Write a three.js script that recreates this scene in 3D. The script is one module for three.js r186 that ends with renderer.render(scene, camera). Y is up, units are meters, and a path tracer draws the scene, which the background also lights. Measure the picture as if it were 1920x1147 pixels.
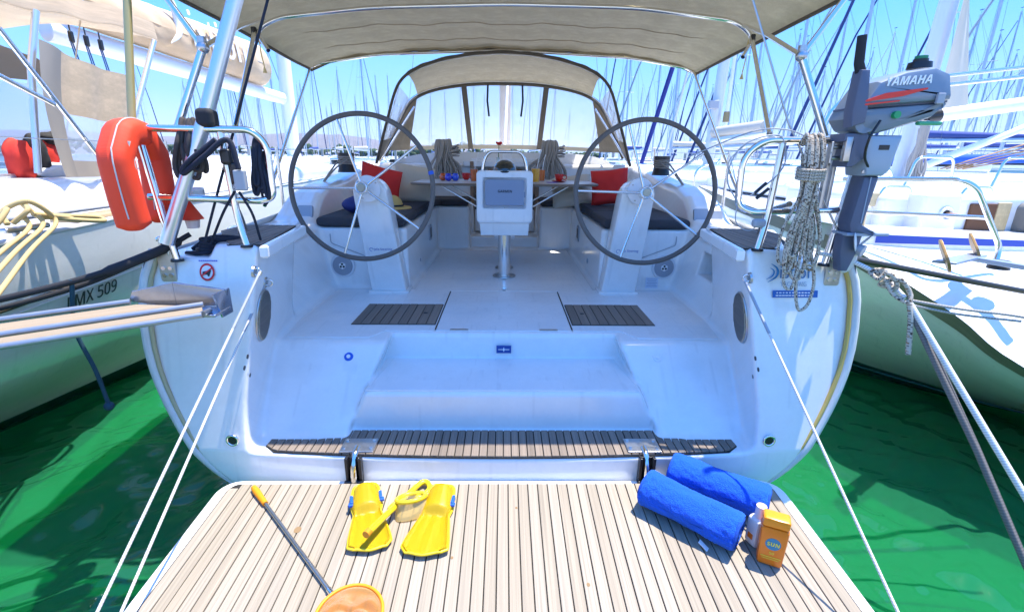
import * as THREE from 'three';
import { RoundedBoxGeometry } from 'three/addons/geometries/RoundedBoxGeometry.js';
import { mergeGeometries, mergeVertices, toCreasedNormals } from 'three/addons/utils/BufferGeometryUtils.js';
import { TextGeometry } from 'three/addons/geometries/TextGeometry.js';
import { FontLoader } from 'three/addons/loaders/FontLoader.js';

// ---------------------------------------------------------------- camera, sky, sun, exposure
const scene = new THREE.Scene();
const camera = new THREE.PerspectiveCamera(2 * Math.atan(573.5 / 900) * 180 / Math.PI, 1024 / 611, 0.05, 9000);
camera.position.set(0, 1.94, 2.01);
camera.rotation.order = 'YXZ';
camera.rotation.set(-17.2 * Math.PI / 180, -1.0 * Math.PI / 180, 0.6 * Math.PI / 180);
const SUN = new THREE.Vector3(0.27, 1, -0.20).normalize();
const EXPOSURE = 3.25;
{
  // clear summer sky: pale at the horizon, deep blue overhead, a soft bright aureole round the sun
  const W = 512, H = 256, d = new Float32Array(W * H * 4);
  const stops = [[0, .30, .36, .43], [.035, .25, .34, .47], [.10, .15, .29, .56], [.22, .074, .245, .65], [.45, .055, .22, .68], [1, .04, .18, .60]];
  for (let j = 0; j < H; j++) for (let i = 0; i < W; i++) {
    const el = ((j + .5) / H - .5) * Math.PI, az = ((i + .5) / W - .5) * 2 * Math.PI;
    const s = Math.max(0, Math.sin(el));
    let k = 0; while (k < stops.length - 2 && s > stops[k + 1][0]) k++;
    let t = Math.min(1, Math.max(0, (s - stops[k][0]) / (stops[k + 1][0] - stops[k][0])));
    const dir = new THREE.Vector3(Math.cos(el) * Math.cos(az), Math.sin(el), Math.cos(el) * Math.sin(az));
    const c = Math.max(0, dir.dot(SUN)), g = .35 * Math.pow(c, 40) + .12 * Math.pow(c, 6);
    const o = (j * W + i) * 4;
    for (let q = 0; q < 3; q++) d[o + q] = (stops[k][1 + q] * (1 - t) + stops[k + 1][1 + q] * t) + g * [1, .98, .94][q];
    d[o + 3] = 1;
  }
  const sky = new THREE.DataTexture(d, W, H, THREE.RGBAFormat, THREE.FloatType);
  sky.mapping = THREE.EquirectangularReflectionMapping; sky.magFilter = sky.minFilter = THREE.LinearFilter; sky.needsUpdate = true;
  scene.background = sky; scene.environment = sky;
}
const sun = new THREE.DirectionalLight(new THREE.Color(1, .935, .82), 3.0);
sun.position.copy(SUN).multiplyScalar(40); sun.target.position.set(0, 0, -2);
sun.castShadow = true; sun.shadow.mapSize.set(4096, 4096); sun.shadow.radius = 1;
Object.assign(sun.shadow.camera, { left: -14, right: 14, top: 14, bottom: -14, near: 1, far: 90 });
scene.add(sun, sun.target);
const renderer = new THREE.WebGLRenderer({ antialias: true });
renderer.toneMapping = THREE.LinearToneMapping; renderer.toneMappingExposure = EXPOSURE;
renderer.shadowMap.enabled = true;

// ---------------------------------------------------------------- helpers
const PI = Math.PI, V3 = (x, y, z) => new THREE.Vector3(x, y, z);
function RNG(s) { return () => { s |= 0; s = s + 0x6D2B79F5 | 0; let t = Math.imul(s ^ s >>> 15, 1 | s); t = t + Math.imul(t ^ t >>> 7, 61 | t) ^ t; return ((t ^ t >>> 14) >>> 0) / 4294967296; }; }
const rnd = RNG(7);
const lerp = (a, b, t) => a + (b - a) * t, clamp = (x, a, b) => Math.min(b, Math.max(a, x));
const sstep = (a, b, x) => { const t = clamp((x - a) / (b - a), 0, 1); return t * t * (3 - 2 * t); };
function curve(tab) { return v => { if (v <= tab[0][0]) return tab[0][1]; for (let i = 1; i < tab.length; i++) if (v <= tab[i][0]) { const t = (v - tab[i - 1][0]) / (tab[i][0] - tab[i - 1][0]); return lerp(tab[i - 1][1], tab[i][1], t); } return tab[tab.length - 1][1]; }; }
const hash = (x, y) => { let h = Math.imul(x | 0, 374761393) + Math.imul(y | 0, 668265263); h = Math.imul(h ^ h >>> 13, 1274126177); return ((h ^ h >>> 16) >>> 0) / 4294967296; };
function vnoise(x, y, px = 1 << 20, py = 1 << 20) {
  const xi = Math.floor(x), yi = Math.floor(y), fx = x - xi, fy = y - yi, u = fx * fx * (3 - 2 * fx), v = fy * fy * (3 - 2 * fy);
  const m = (a, b) => ((a % b) + b) % b, h = (a, b) => hash(m(a, px), m(b, py));
  return lerp(lerp(h(xi, yi), h(xi + 1, yi), u), lerp(h(xi, yi + 1), h(xi + 1, yi + 1), u), v);
}
function tex(w, h, fn, color = true) {
  const d = new Uint8Array(w * h * 4);
  for (let j = 0; j < h; j++) for (let i = 0; i < w; i++) { const c = fn(i / w, j / h); const o = (j * w + i) * 4; if (typeof c === 'number') d[o] = d[o + 1] = d[o + 2] = clamp(c, 0, 1) * 255; else for (let q = 0; q < 3; q++) d[o + q] = clamp(c[q], 0, 1) * 255; d[o + 3] = 255; }
  const t = new THREE.DataTexture(d, w, h); t.wrapS = t.wrapT = THREE.RepeatWrapping; t.magFilter = THREE.LinearFilter; t.minFilter = THREE.LinearMipmapLinearFilter; t.generateMipmaps = true;
  if (color) t.colorSpace = THREE.SRGBColorSpace; t.needsUpdate = true; return t;
}
const rep = (t, a, b) => { const c = t.clone(); c.repeat.set(a, b); c.needsUpdate = true; return c; };
const L = (r, g, b) => new THREE.Color().setRGB(r, g, b);
const mat = (c, rough = .5, o = {}) => new THREE.MeshPhysicalMaterial({ color: Array.isArray(c) ? L(...c) : new THREE.Color(c), roughness: rough, side: THREE.DoubleSide, ...o });

const taken = {};
function numbered(n) { if (!(n in taken)) { taken[n] = 0; return n; } taken[n]++; return n + '_' + String(taken[n]).padStart(3, '0'); }
function tag(o, label, category, group) { o.userData.label = label; o.userData.category = category; if (group) o.userData.group = group; return o; }
function thing(name, label, category, pos = [0, 0, 0], group) { const g = new THREE.Group(); g.name = numbered(name); g.position.set(...pos); tag(g, label, category, group); scene.add(g); return g; }
function part(name, geo, m, parent, label) { const o = new THREE.Mesh(Array.isArray(geo) ? merge(geo) : geo, m); o.name = name; o.castShadow = o.receiveShadow = true; if (label) o.userData.label = label; parent.add(o); return o; }
function single(name, geo, m, label, category, group) { const o = part(numbered(name), geo, m, scene); return tag(o, label, category, group); }
function struct(name, geo, m) { const o = part(name, geo, m, scene); o.userData.kind = 'structure'; return o; }
function merge(list) {
  const a = list.map(g => { let q = g.index ? g.toNonIndexed() : g.clone(); if (!q.attributes.uv) q.setAttribute('uv', new THREE.BufferAttribute(new Float32Array(q.attributes.position.count * 2), 2)); if (!q.attributes.normal) q.computeVertexNormals(); for (const k of Object.keys(q.attributes)) if (!['position', 'normal', 'uv'].includes(k)) q.deleteAttribute(k); q.morphAttributes = {}; return q; });
  return mergeGeometries(a);
}
const T = (g, x = 0, y = 0, z = 0) => g.translate(x, y, z);
const box = (w, h, d, x = 0, y = 0, z = 0, r = .004, seg = 2) => T(r > 0 ? new RoundedBoxGeometry(w, h, d, seg, Math.min(r, w / 2.01, h / 2.01, d / 2.01)) : new THREE.BoxGeometry(w, h, d), x, y, z);
const cyl = (r1, r2, h, x = 0, y = 0, z = 0, seg = 20) => T(new THREE.CylinderGeometry(r1, r2, h, seg), x, y, z);
const sph = (r, x = 0, y = 0, z = 0, seg = 16) => T(new THREE.SphereGeometry(r, seg, seg >> 1), x, y, z);
const A3 = p => p.map(q => q.isVector3 ? q : V3(...q));
// bent tube through points: straight runs with rounded corners of radius br
function pipe(pts, r = .0125, br = 0, seg = 10, closed = false) {
  pts = A3(pts); const out = []; const n = pts.length;
  const path = new THREE.CurvePath();
  if (!br || n < 3) { for (let i = 0; i < n - 1; i++) path.add(new THREE.LineCurve3(pts[i], pts[i + 1])); }
  else {
    let prev = pts[0];
    for (let i = 1; i < n - 1; i++) {
      const a = pts[i - 1].clone().sub(pts[i]), b = pts[i + 1].clone().sub(pts[i]), la = a.length(), lb = b.length(), q = Math.min(br, la * .49, lb * .49);
      const p1 = pts[i].clone().addScaledVector(a.normalize(), q), p2 = pts[i].clone().addScaledVector(b.normalize(), q);
      path.add(new THREE.LineCurve3(prev, p1)); path.add(new THREE.QuadraticBezierCurve3(p1, pts[i], p2)); prev = p2;
    }
    path.add(new THREE.LineCurve3(prev, pts[n - 1]));
  }
  const ps = []; for (const c of path.curves) { const k = c.isLineCurve3 ? 1 : 8; for (let i = 0; i <= k; i++) { const p = c.getPoint(i / k); if (!ps.length || ps[ps.length - 1].distanceTo(p) > 1e-5) ps.push(p); } }
  return tubeP(ps, r, seg);
}
// tube over an explicit polyline with parallel-transport frames; r number or function(t); optional flattening [a, b]
function tubeP(ps, r, seg = 8, cap = true, flat) {
  ps = A3(ps); const n = ps.length, pos = [], nor = [], uv = [], idx = [];
  const tan = ps.map((p, i) => ps[Math.min(n - 1, i + 1)].clone().sub(ps[Math.max(0, i - 1)]).normalize());
  let N = Math.abs(tan[0].y) < .9 ? V3(0, 1, 0) : V3(1, 0, 0); N.addScaledVector(tan[0], -N.dot(tan[0])).normalize();
  let len = 0; const rr = typeof r === 'function' ? r : () => r;
  for (let i = 0; i < n; i++) {
    if (i) { N = N.clone().addScaledVector(tan[i], -N.dot(tan[i])).normalize(); len += ps[i].distanceTo(ps[i - 1]); }
    const B = tan[i].clone().cross(N), R = rr(i / (n - 1));
    for (let j = 0; j <= seg; j++) { const a = j / seg * 2 * PI, c = Math.cos(a) * (flat ? flat[0] : 1), s = Math.sin(a) * (flat ? flat[1] : 1); const q = N.clone().multiplyScalar(c).addScaledVector(B, s); pos.push(ps[i].x + q.x * R, ps[i].y + q.y * R, ps[i].z + q.z * R); q.normalize(); nor.push(q.x, q.y, q.z); uv.push(len, j / seg); }
  }
  for (let i = 0; i < n - 1; i++) for (let j = 0; j < seg; j++) { const a = i * (seg + 1) + j, b = a + seg + 1; idx.push(a, a + 1, b, b, a + 1, b + 1); }
  if (cap) for (const e of [0, n - 1]) { const c = pos.length / 3, t = tan[e].clone().multiplyScalar(e ? 1 : -1); pos.push(ps[e].x, ps[e].y, ps[e].z); nor.push(t.x, t.y, t.z); uv.push(0, 0); const b0 = e * (seg + 1), c0 = c + 1; for (let j = 0; j <= seg; j++) { const k = (b0 + j) * 3; pos.push(pos[k], pos[k + 1], pos[k + 2]); nor.push(t.x, t.y, t.z); uv.push(0, 0); } for (let j = 0; j < seg; j++) e ? idx.push(c, c0 + j, c0 + j + 1) : idx.push(c, c0 + j + 1, c0 + j); }
  const g = new THREE.BufferGeometry(); g.setAttribute('position', new THREE.Float32BufferAttribute(pos, 3)); g.setAttribute('normal', new THREE.Float32BufferAttribute(nor, 3)); g.setAttribute('uv', new THREE.Float32BufferAttribute(uv, 2)); g.setIndex(idx); return g;
}
const spline = (pts, n = 40, closed = false, tension = .5) => new THREE.CatmullRomCurve3(A3(pts), closed, 'catmullrom', tension).getPoints(n);
const rope = (pts, r = .006, n = 40, seg = 7) => tubeP(spline(pts, n), r, seg);
// surface over a grid of points rows[i][j]
function grid(rows, closeU = false) {
  const n = rows.length, m = rows[0].length, pos = [], uv = [], idx = [];
  for (let i = 0; i < n; i++) { let l = 0; for (let j = 0; j < m; j++) { const p = rows[i][j]; pos.push(p[0] ?? p.x, p[1] ?? p.y, p[2] ?? p.z); uv.push(i / (n - 1), j / (m - 1)); } }
  for (let i = 0; i < n - 1; i++) for (let j = 0; j < m - 1; j++) { const a = i * m + j, b = a + m; idx.push(a, b, a + 1, b, b + 1, a + 1); }
  const g = new THREE.BufferGeometry(); g.setAttribute('position', new THREE.Float32BufferAttribute(pos, 3)); g.setAttribute('uv', new THREE.Float32BufferAttribute(uv, 2)); g.setIndex(idx); g.computeVertexNormals(); return g;
}
// give a sheet thickness by doubling it along -normal
function thicken(g, t) {
  const p = g.attributes.position, n = g.attributes.normal, c = p.count, pos = [...p.array], uv = [...g.attributes.uv.array, ...g.attributes.uv.array], idx = [...g.index.array];
  for (let i = 0; i < c; i++) pos.push(p.getX(i) - n.getX(i) * t, p.getY(i) - n.getY(i) * t, p.getZ(i) - n.getZ(i) * t);
  const k = g.index.array, edge = new Map();
  for (let i = 0; i < k.length; i += 3) { idx.push(k[i] + c, k[i + 2] + c, k[i + 1] + c); for (let e = 0; e < 3; e++) { const a = k[i + e], b = k[i + (e + 1) % 3], key = a < b ? a + '_' + b : b + '_' + a; edge.has(key) ? edge.set(key, null) : edge.set(key, [a, b]); } }
  for (const e of edge.values()) if (e) { const [a, b] = e; idx.push(a, a + c, b, b, a + c, b + c); }
  const o = new THREE.BufferGeometry(); o.setAttribute('position', new THREE.Float32BufferAttribute(pos, 3)); o.setAttribute('uv', new THREE.Float32BufferAttribute(uv, 2)); o.setIndex(idx); return toCreasedNormals(o, .7);
}
// extruded outline lying in plan (x,z), top at y, thickness h
function slab(pts, y, h, bev = .003) {
  const s = new THREE.Shape(pts.map(p => new THREE.Vector2(p[0], -p[1])));
  const g = new THREE.ExtrudeGeometry(s, { depth: h - bev * (bev ? 1 : 0), bevelEnabled: bev > 0, bevelThickness: bev, bevelSize: bev, bevelOffset: -bev, bevelSegments: 1, curveSegments: 6 });
  g.rotateX(-PI / 2); g.translate(0, y - h, 0); return g;
}
// extruded outline standing in (x,y), from z to z-h
function plate(pts, z, h, bev = .002) {
  const s = new THREE.Shape(pts.map(p => new THREE.Vector2(...p)));
  const g = new THREE.ExtrudeGeometry(s, { depth: h, bevelEnabled: bev > 0, bevelThickness: bev, bevelSize: bev, bevelOffset: -bev, bevelSegments: 2, curveSegments: 8 }); g.translate(0, 0, z - h); return g;
}
function rrect(w, h, r, n = 5) { const o = []; for (const [sx, sy, a0] of [[1, 1, 0], [-1, 1, PI / 2], [-1, -1, PI], [1, -1, 1.5 * PI]]) for (let i = 0; i <= n; i++) { const a = a0 + i / n * PI / 2; o.push([sx * (w / 2 - r) + r * Math.cos(a), sy * (h / 2 - r) + r * Math.sin(a)]); } return o; }
// place geometry: local z axis -> dir, at p
function aim(g, p, dir, up = V3(0, 1, 0)) { const m = new THREE.Matrix4().lookAt(V3(...dir), V3(0, 0, 0), up); g.applyMatrix4(m); return g.translate(p[0], p[1], p[2]); }
const copyM = (o, name) => { const c = o.clone(); c.name = name ? name : o.name; return c; };

// distance-field mesher (surface nets) for moulded shapes
function netMesh(f, lo, hi, h) {
  const n = [0, 1, 2].map(i => Math.ceil((hi[i] - lo[i]) / h) + 1), [nx, ny, nz] = n, D = new Float32Array(nx * ny * nz).fill(1), B = 8;
  for (let bz = 0; bz < nz; bz += B) for (let by = 0; by < ny; by += B) for (let bx = 0; bx < nx; bx += B) {
    const c = f(lo[0] + (bx + B / 2) * h, lo[1] + (by + B / 2) * h, lo[2] + (bz + B / 2) * h), far = Math.abs(c) > B * h * 1.5;
    for (let z = bz; z < Math.min(nz, bz + B); z++) for (let y = by; y < Math.min(ny, by + B); y++) for (let x = bx; x < Math.min(nx, bx + B); x++) D[(z * ny + y) * nx + x] = far ? c : f(lo[0] + x * h, lo[1] + y * h, lo[2] + z * h);
  }
  const id = new Int32Array(nx * ny * nz).fill(-1), pos = [], idx = [], I = (x, y, z) => (z * ny + y) * nx + x;
  const E = [[0, 1], [0, 2], [0, 4], [1, 3], [1, 5], [2, 3], [2, 6], [3, 7], [4, 5], [4, 6], [5, 7], [6, 7]], v = new Float32Array(8);
  for (let z = 0; z < nz - 1; z++) for (let y = 0; y < ny - 1; y++) for (let x = 0; x < nx - 1; x++) {
    let m = 0; for (let k = 0; k < 8; k++) { v[k] = D[I(x + (k & 1), y + (k >> 1 & 1), z + (k >> 2))]; if (v[k] < 0) m |= 1 << k; }
    if (m === 0 || m === 255) continue;
    let sx = 0, sy = 0, sz = 0, c = 0; for (const [a, b] of E) if ((v[a] < 0) !== (v[b] < 0)) { const t = v[a] / (v[a] - v[b]); sx += (a & 1) + t * ((b & 1) - (a & 1)); sy += (a >> 1 & 1) + t * ((b >> 1 & 1) - (a >> 1 & 1)); sz += (a >> 2) + t * ((b >> 2) - (a >> 2)); c++; }
    id[I(x, y, z)] = pos.length / 3; pos.push(lo[0] + (x + sx / c) * h, lo[1] + (y + sy / c) * h, lo[2] + (z + sz / c) * h);
  }
  const q = (a, b, c, d, s) => { if (a < 0 || b < 0 || c < 0 || d < 0) return; s ? idx.push(a, c, b, a, d, c) : idx.push(a, b, c, a, c, d); };
  for (let z = 1; z < nz - 1; z++) for (let y = 1; y < ny - 1; y++) for (let x = 1; x < nx - 1; x++) {
    const a = D[I(x, y, z)] < 0;
    if (a !== D[I(x + 1, y, z)] < 0) q(id[I(x, y, z)], id[I(x, y - 1, z)], id[I(x, y - 1, z - 1)], id[I(x, y, z - 1)], !a);
    if (a !== D[I(x, y + 1, z)] < 0) q(id[I(x, y, z)], id[I(x - 1, y, z)], id[I(x - 1, y, z - 1)], id[I(x, y, z - 1)], a);
    if (a !== D[I(x, y, z + 1)] < 0) q(id[I(x, y, z)], id[I(x - 1, y, z)], id[I(x - 1, y - 1, z)], id[I(x, y - 1, z)], !a);
  }
  const nor = new Float32Array(pos.length), uv = new Float32Array(pos.length / 3 * 2), e = h * .7;
  for (let i = 0; i < pos.length; i += 3) { const [x, y, z] = [pos[i], pos[i + 1], pos[i + 2]]; let a = f(x + e, y, z) - f(x - e, y, z), b = f(x, y + e, z) - f(x, y - e, z), c = f(x, y, z + e) - f(x, y, z - e); const l = Math.hypot(a, b, c) || 1; nor[i] = a / l; nor[i + 1] = b / l; nor[i + 2] = c / l; uv[i / 3 * 2] = x; uv[i / 3 * 2 + 1] = y - z; }
  const g = new THREE.BufferGeometry(); g.setAttribute('position', new THREE.Float32BufferAttribute(pos, 3)); g.setAttribute('normal', new THREE.BufferAttribute(nor, 3)); g.setAttribute('uv', new THREE.BufferAttribute(uv, 2)); g.setIndex(idx); return g;
}
const smin = (a, b, k) => { const h = Math.max(k - Math.abs(a - b), 0) / k; return Math.min(a, b) - h * h * k * .25; };
const smax = (a, b, k) => -smin(-a, -b, k);

// ---------------------------------------------------------------- materials
const woodT = tex(512, 512, (u, v) => { const s = .5 * vnoise(u * 6, v * 150, 6, 150) + .3 * vnoise(u * 14, v * 300, 14, 300) + .2 * vnoise(u * 5, v * 24, 5, 24); const k = .82 + .24 * s; return [k, k * .99, k * .97]; });
const woodB = tex(256, 256, (u, v) => .5 * vnoise(u * 6, v * 110, 6, 110) + .5 * vnoise(u * 20, v * 200, 20, 200), false);
const weaveB = tex(256, 256, (u, v) => .5 + .25 * Math.sin(u * 2 * PI * 64) + .25 * Math.sin(v * 2 * PI * 64), false);
const blotchT = tex(256, 256, (u, v) => { const k = .86 + .14 * (.5 * vnoise(u * 6, v * 6, 6, 6) + .3 * vnoise(u * 17, v * 17, 17, 17) + .2 * vnoise(u * 60, v * 60, 60, 60)); return [k, k, k]; });
const gelT = tex(512, 512, (u, v) => { const n = .5 * vnoise(u * 5, v * 5, 5, 5) + .3 * vnoise(u * 21, v * 21, 21, 21) + .2 * vnoise(u * 90, v * 90, 90, 90), s = Math.max(0, vnoise(u * 40, v * 7, 40, 7) - .78) * .5; const k = .945 + .055 * n - s * .3; return [k, k, k * .992]; });
const gritB = tex(256, 256, (u, v) => hash(u * 256, v * 256) * .6 + .4 * vnoise(u * 60, v * 60, 60, 60), false);
const terryB = tex(256, 256, (u, v) => .6 * vnoise(u * 90, v * 90, 90, 90) + .4 * hash(u * 256, v * 256), false);
const M = {
  gel: mat([.87, .865, .855], .22, { map: rep(gelT, .8, .8), clearcoat: .6, clearcoatRoughness: .12 }),
  gel2: mat([.78, .785, .79], .3, { clearcoat: .4, clearcoatRoughness: .2 }),
  nonskid: mat([.82, .82, .82], .38, { map: rep(gelT, 1.5, 1.5), bumpMap: rep(gritB, 6, 6), bumpScale: .0004, clearcoat: .25, clearcoatRoughness: .3 }),
  cream: mat([.70, .62, .38], .5), rubber: mat([.02, .02, .022], .7), caulk: mat([.015, .013, .012], .75),
  steel: mat([.78, .77, .75], .13, { metalness: 1 }), steelR: mat([.6, .59, .57], .32, { metalness: 1, map: rep(blotchT, 3, 3) }),
  alu: mat([.72, .74, .77], .3, { metalness: .85 }), black: mat([.012, .012, .014], .35), blackS: mat([.016, .016, .018], .8),
  canvas: mat([.43, .365, .235], .92, { bumpMap: rep(weaveB, 10, 10), bumpScale: .0006, map: rep(blotchT, 3, 3), sheen: .2, transmission: .15 }),
  canvasD: mat([.10, .085, .065], .9), canvasB: mat([.80, .60, .38], .95, { map: rep(blotchT, 2, 2), transmission: .38 }),
  cushion: mat([.045, .045, .052], .85, { bumpMap: rep(weaveB, 8, 8), bumpScale: .0005, sheen: .3 }),
  red: mat([.68, .025, .02], .8, { bumpMap: rep(weaveB, 6, 6), bumpScale: .0006 }), cushW: mat([.60, .52, .40], .9, { bumpMap: rep(weaveB, 6, 6), bumpScale: .0006 }),
  leather: mat([.125, .108, .095], .6, { bumpMap: rep(gritB, 4, 30), bumpScale: .0004 }),
  grey: mat([.33, .37, .43], .4), plasticG: mat([.34, .36, .39], .45), white: mat([.8, .8, .79], .45), blue: mat([.01, .10, .55], .4),
  lineW: mat([.72, .70, .66], .85, { bumpMap: rep(weaveB, 30, 1), bumpScale: .001 }), lineG: mat([.30, .27, .235], .9), lineB: mat([.012, .016, .03], .85), lineY: mat([.62, .46, .20], .85),
  teakD: [0, 1, 2, 3].map(i => mat([.205 + .03 * hash(i, 3), .165 + .025 * hash(i, 3), .135 + .02 * hash(i, 3)].map(c => c * (.86 + .1 * i)), .75, { map: woodT, bumpMap: woodB, bumpScale: .0006 })),
  teakL: [0, 1, 2, 3, 4, 5].map(i => mat([[.345, .30, .24], [.365, .32, .26], [.33, .285, .225], [.38, .335, .275], [.35, .30, .235], [.36, .315, .255]][i], .78, { map: woodT, bumpMap: woodB, bumpScale: .0007 })),
};
function uvPlan(g, sx, sz, ox = 0, oz = 0) { const p = g.attributes.position, u = new Float32Array(p.count * 2); for (let i = 0; i < p.count; i++) { u[i * 2] = p.getZ(i) * sz + oz; u[i * 2 + 1] = p.getX(i) * sx + ox; } g.setAttribute('uv', new THREE.BufferAttribute(u, 2)); return g; }
const uvM = (g, s = 1) => { const p = g.attributes.position, n = g.attributes.normal, u = new Float32Array(p.count * 2); for (let i = 0; i < p.count; i++) { const ax = Math.abs(n.getX(i)), ay = Math.abs(n.getY(i)), az = Math.abs(n.getZ(i)); const a = ay >= ax && ay >= az ? [p.getX(i), p.getZ(i)] : ax > az ? [p.getZ(i), p.getY(i)] : [p.getX(i), p.getY(i)]; u[i * 2] = a[0] * s; u[i * 2 + 1] = a[1] * s; } g.setAttribute('uv', new THREE.BufferAttribute(u, 2)); return g; };
const font = await new FontLoader().loadAsync('fonts/droid/droid_sans_bold.typeface.json');
const fontR = await new FontLoader().loadAsync('fonts/droid/droid_sans_regular.typeface.json');
const text = (s, size, depth = .001, f = font) => { const g = new TextGeometry(s, { font: f, size, depth, curveSegments: 3 }); g.computeBoundingBox(); return g; };
// ---------------------------------------------------------------- sea
{
  const waves = []; const r = RNG(11);
  for (let i = 0; i < 40; i++) { const a = r() * 2 * PI, l = .085 * Math.pow(15, r()), k = 2 * PI / l; waves.push([Math.cos(a) * k, Math.sin(a) * k, r() * 7, .0075 * Math.pow(l, .85)]); }
  const hgt = (x, z) => { let s = 0; const calm = .45 + .75 * vnoise(x * .5 + 20, z * .5 + 9); for (const w of waves) s += w[3] * Math.sin(w[0] * x + w[1] * z + w[2]); return s * calm; };
  const g = [], st = .024; const rows = [];
  for (let z = -5; z <= 3.2; z += st) { const q = []; for (let x = -7; x <= 7; x += st) q.push([x, hgt(x, z), z]); rows.push(q); }
  const near = grid(rows); 
  const rect = (x0, x1, z0, z1) => { const g = new THREE.PlaneGeometry(x1 - x0, z1 - z0); g.rotateX(-PI / 2); return T(g, (x0 + x1) / 2, -.03, (z0 + z1) / 2); };
  const far = merge([rect(-3000, 3000, -5000, -4.98), rect(-3000, -6.98, -4.98, 40), rect(6.98, 3000, -4.98, 40), rect(-6.98, 6.98, 3.18, 40)]);
  const bumpW = tex(512, 512, (u, v) => .5 * vnoise(u * 14, v * 20, 14, 20) + .3 * vnoise(u * 34, v * 46, 34, 46) + .2 * vnoise(u * 80, v * 90, 80, 90), false);
  const water = mat([.04, .38, .18], .03, { ior: 1.33, transmission: .80, thickness: 0 });
  struct('sea', near, water);
  // silt hanging in the harbour water, thicker with depth
  for (const [d, o] of [[-.09, 0], [-.26, 0], [-.46, 0], [-.75, 1]]) { const g = new THREE.PlaneGeometry(17, 11, 1, 1); g.rotateX(-PI / 2); g.translate(0, d, -1); struct('sea_silt', g, mat([.09, .90, .52], 1, o < 1 ? { transmission: .55, thickness: 0 } : {})); }
  uvM(far, .12);
  struct('sea_far', far, mat([.012, .10, .075], .12, { ior: 1.33, bumpMap: bumpW, bumpScale: .12 }));
}
// the concrete quay that the yachts lie stern-to, behind the camera
{ const q = thing('quay', 'pale concrete quay behind the camera that the yachts are moored to', 'quay', [0, 0, 0]); part('quay_top', box(60, 1.6, 14, 0, .35, 9.5, .03), mat([.58, .54, .47], .9, { map: rep(blotchT, 8, 4) }), q); }
// ---------------------------------------------------------------- the yacht
const yacht = thing('sailing_yacht', 'white sailing yacht seen from astern with twin wheels, open transom and lowered teak platform', 'yacht');
const hwS = curve([[-.06, .15], [0, .62], [.2, 1.10], [.30, 1.26], [.37, 1.36], [.436, 1.437], [.50, 1.489], [.559, 1.53], [.63, 1.57], [.695, 1.603], [.768, 1.638], [.86, 1.675], [.95, 1.704], [1.05, 1.724], [1.15, 1.734], [1.29, 1.735], [1.376, 1.722], [1.48, 1.683], [1.55, 1.65]]);
const hwM = curve([[-.06, 1.5], [.4, 1.8], [.9, 1.92], [1.5, 1.97], [1.9, 1.97]]);
const widen = z => Math.pow(sstep(0, 5.5, -z), .8);
const hw = (y, z) => { const b = lerp(hwS(y), hwM(y), widen(Math.min(0, z))), q = clamp((-z - 6) / 6.3, 0, 1); return b * Math.pow(1 - q * q, .9); };
const sheer = z => 1.475 + .25 * clamp(-z / 12, 0, 1);
const zAft = (y, X) => .034 - .05 * (X / 1.2) ** 2 - .22 * Math.max(0, y - .56);
{
  const rows = []; const N = 44;
  for (let i = 0; i <= N; i++) { const s = i / N, z0 = -12.2 * Math.pow(s, 1.3), top = sheer(z0), L_ = [], Rr = []; for (let j = 0; j <= 26; j++) { const y = lerp(top, -.06, j / 26); const zz = i === 0 ? zAft(Math.max(y, .3), hw(y, 0)) - .004 : z0 - .14; L_.push([-hw(y, z0), y, zz]); Rr.push([hw(y, z0), y, zz]); } rows.push([...L_, ...Rr.reverse()]); }
  part('hull', grid(rows), M.gel, yacht);
  // lower stern face under the ledge, closing the shell above the water
  const fr = []; for (let j = 0; j <= 10; j++) { const y = lerp(.40, -.05, j / 10), w = hw(y, 0) - .01, q = []; for (let i = 0; i <= 20; i++) { const x = lerp(-w, w, i / 20); q.push([x, y, zAft(.4, Math.abs(x)) - .012]); } fr.push(q); }
  part('stern_face', grid(fr), M.gel, yacht);
}
const coamTop = curve([[-4.3, 1.87], [-3.4, 1.82], [-2.7, 1.735], [-2.25, 1.71], [-2.0, 1.655], [-1.85, 1.585], [-1.73, 1.50], [-1.6, 1.42]]);
const nx = y => .655 + .4 * (.94 - y);
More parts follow.
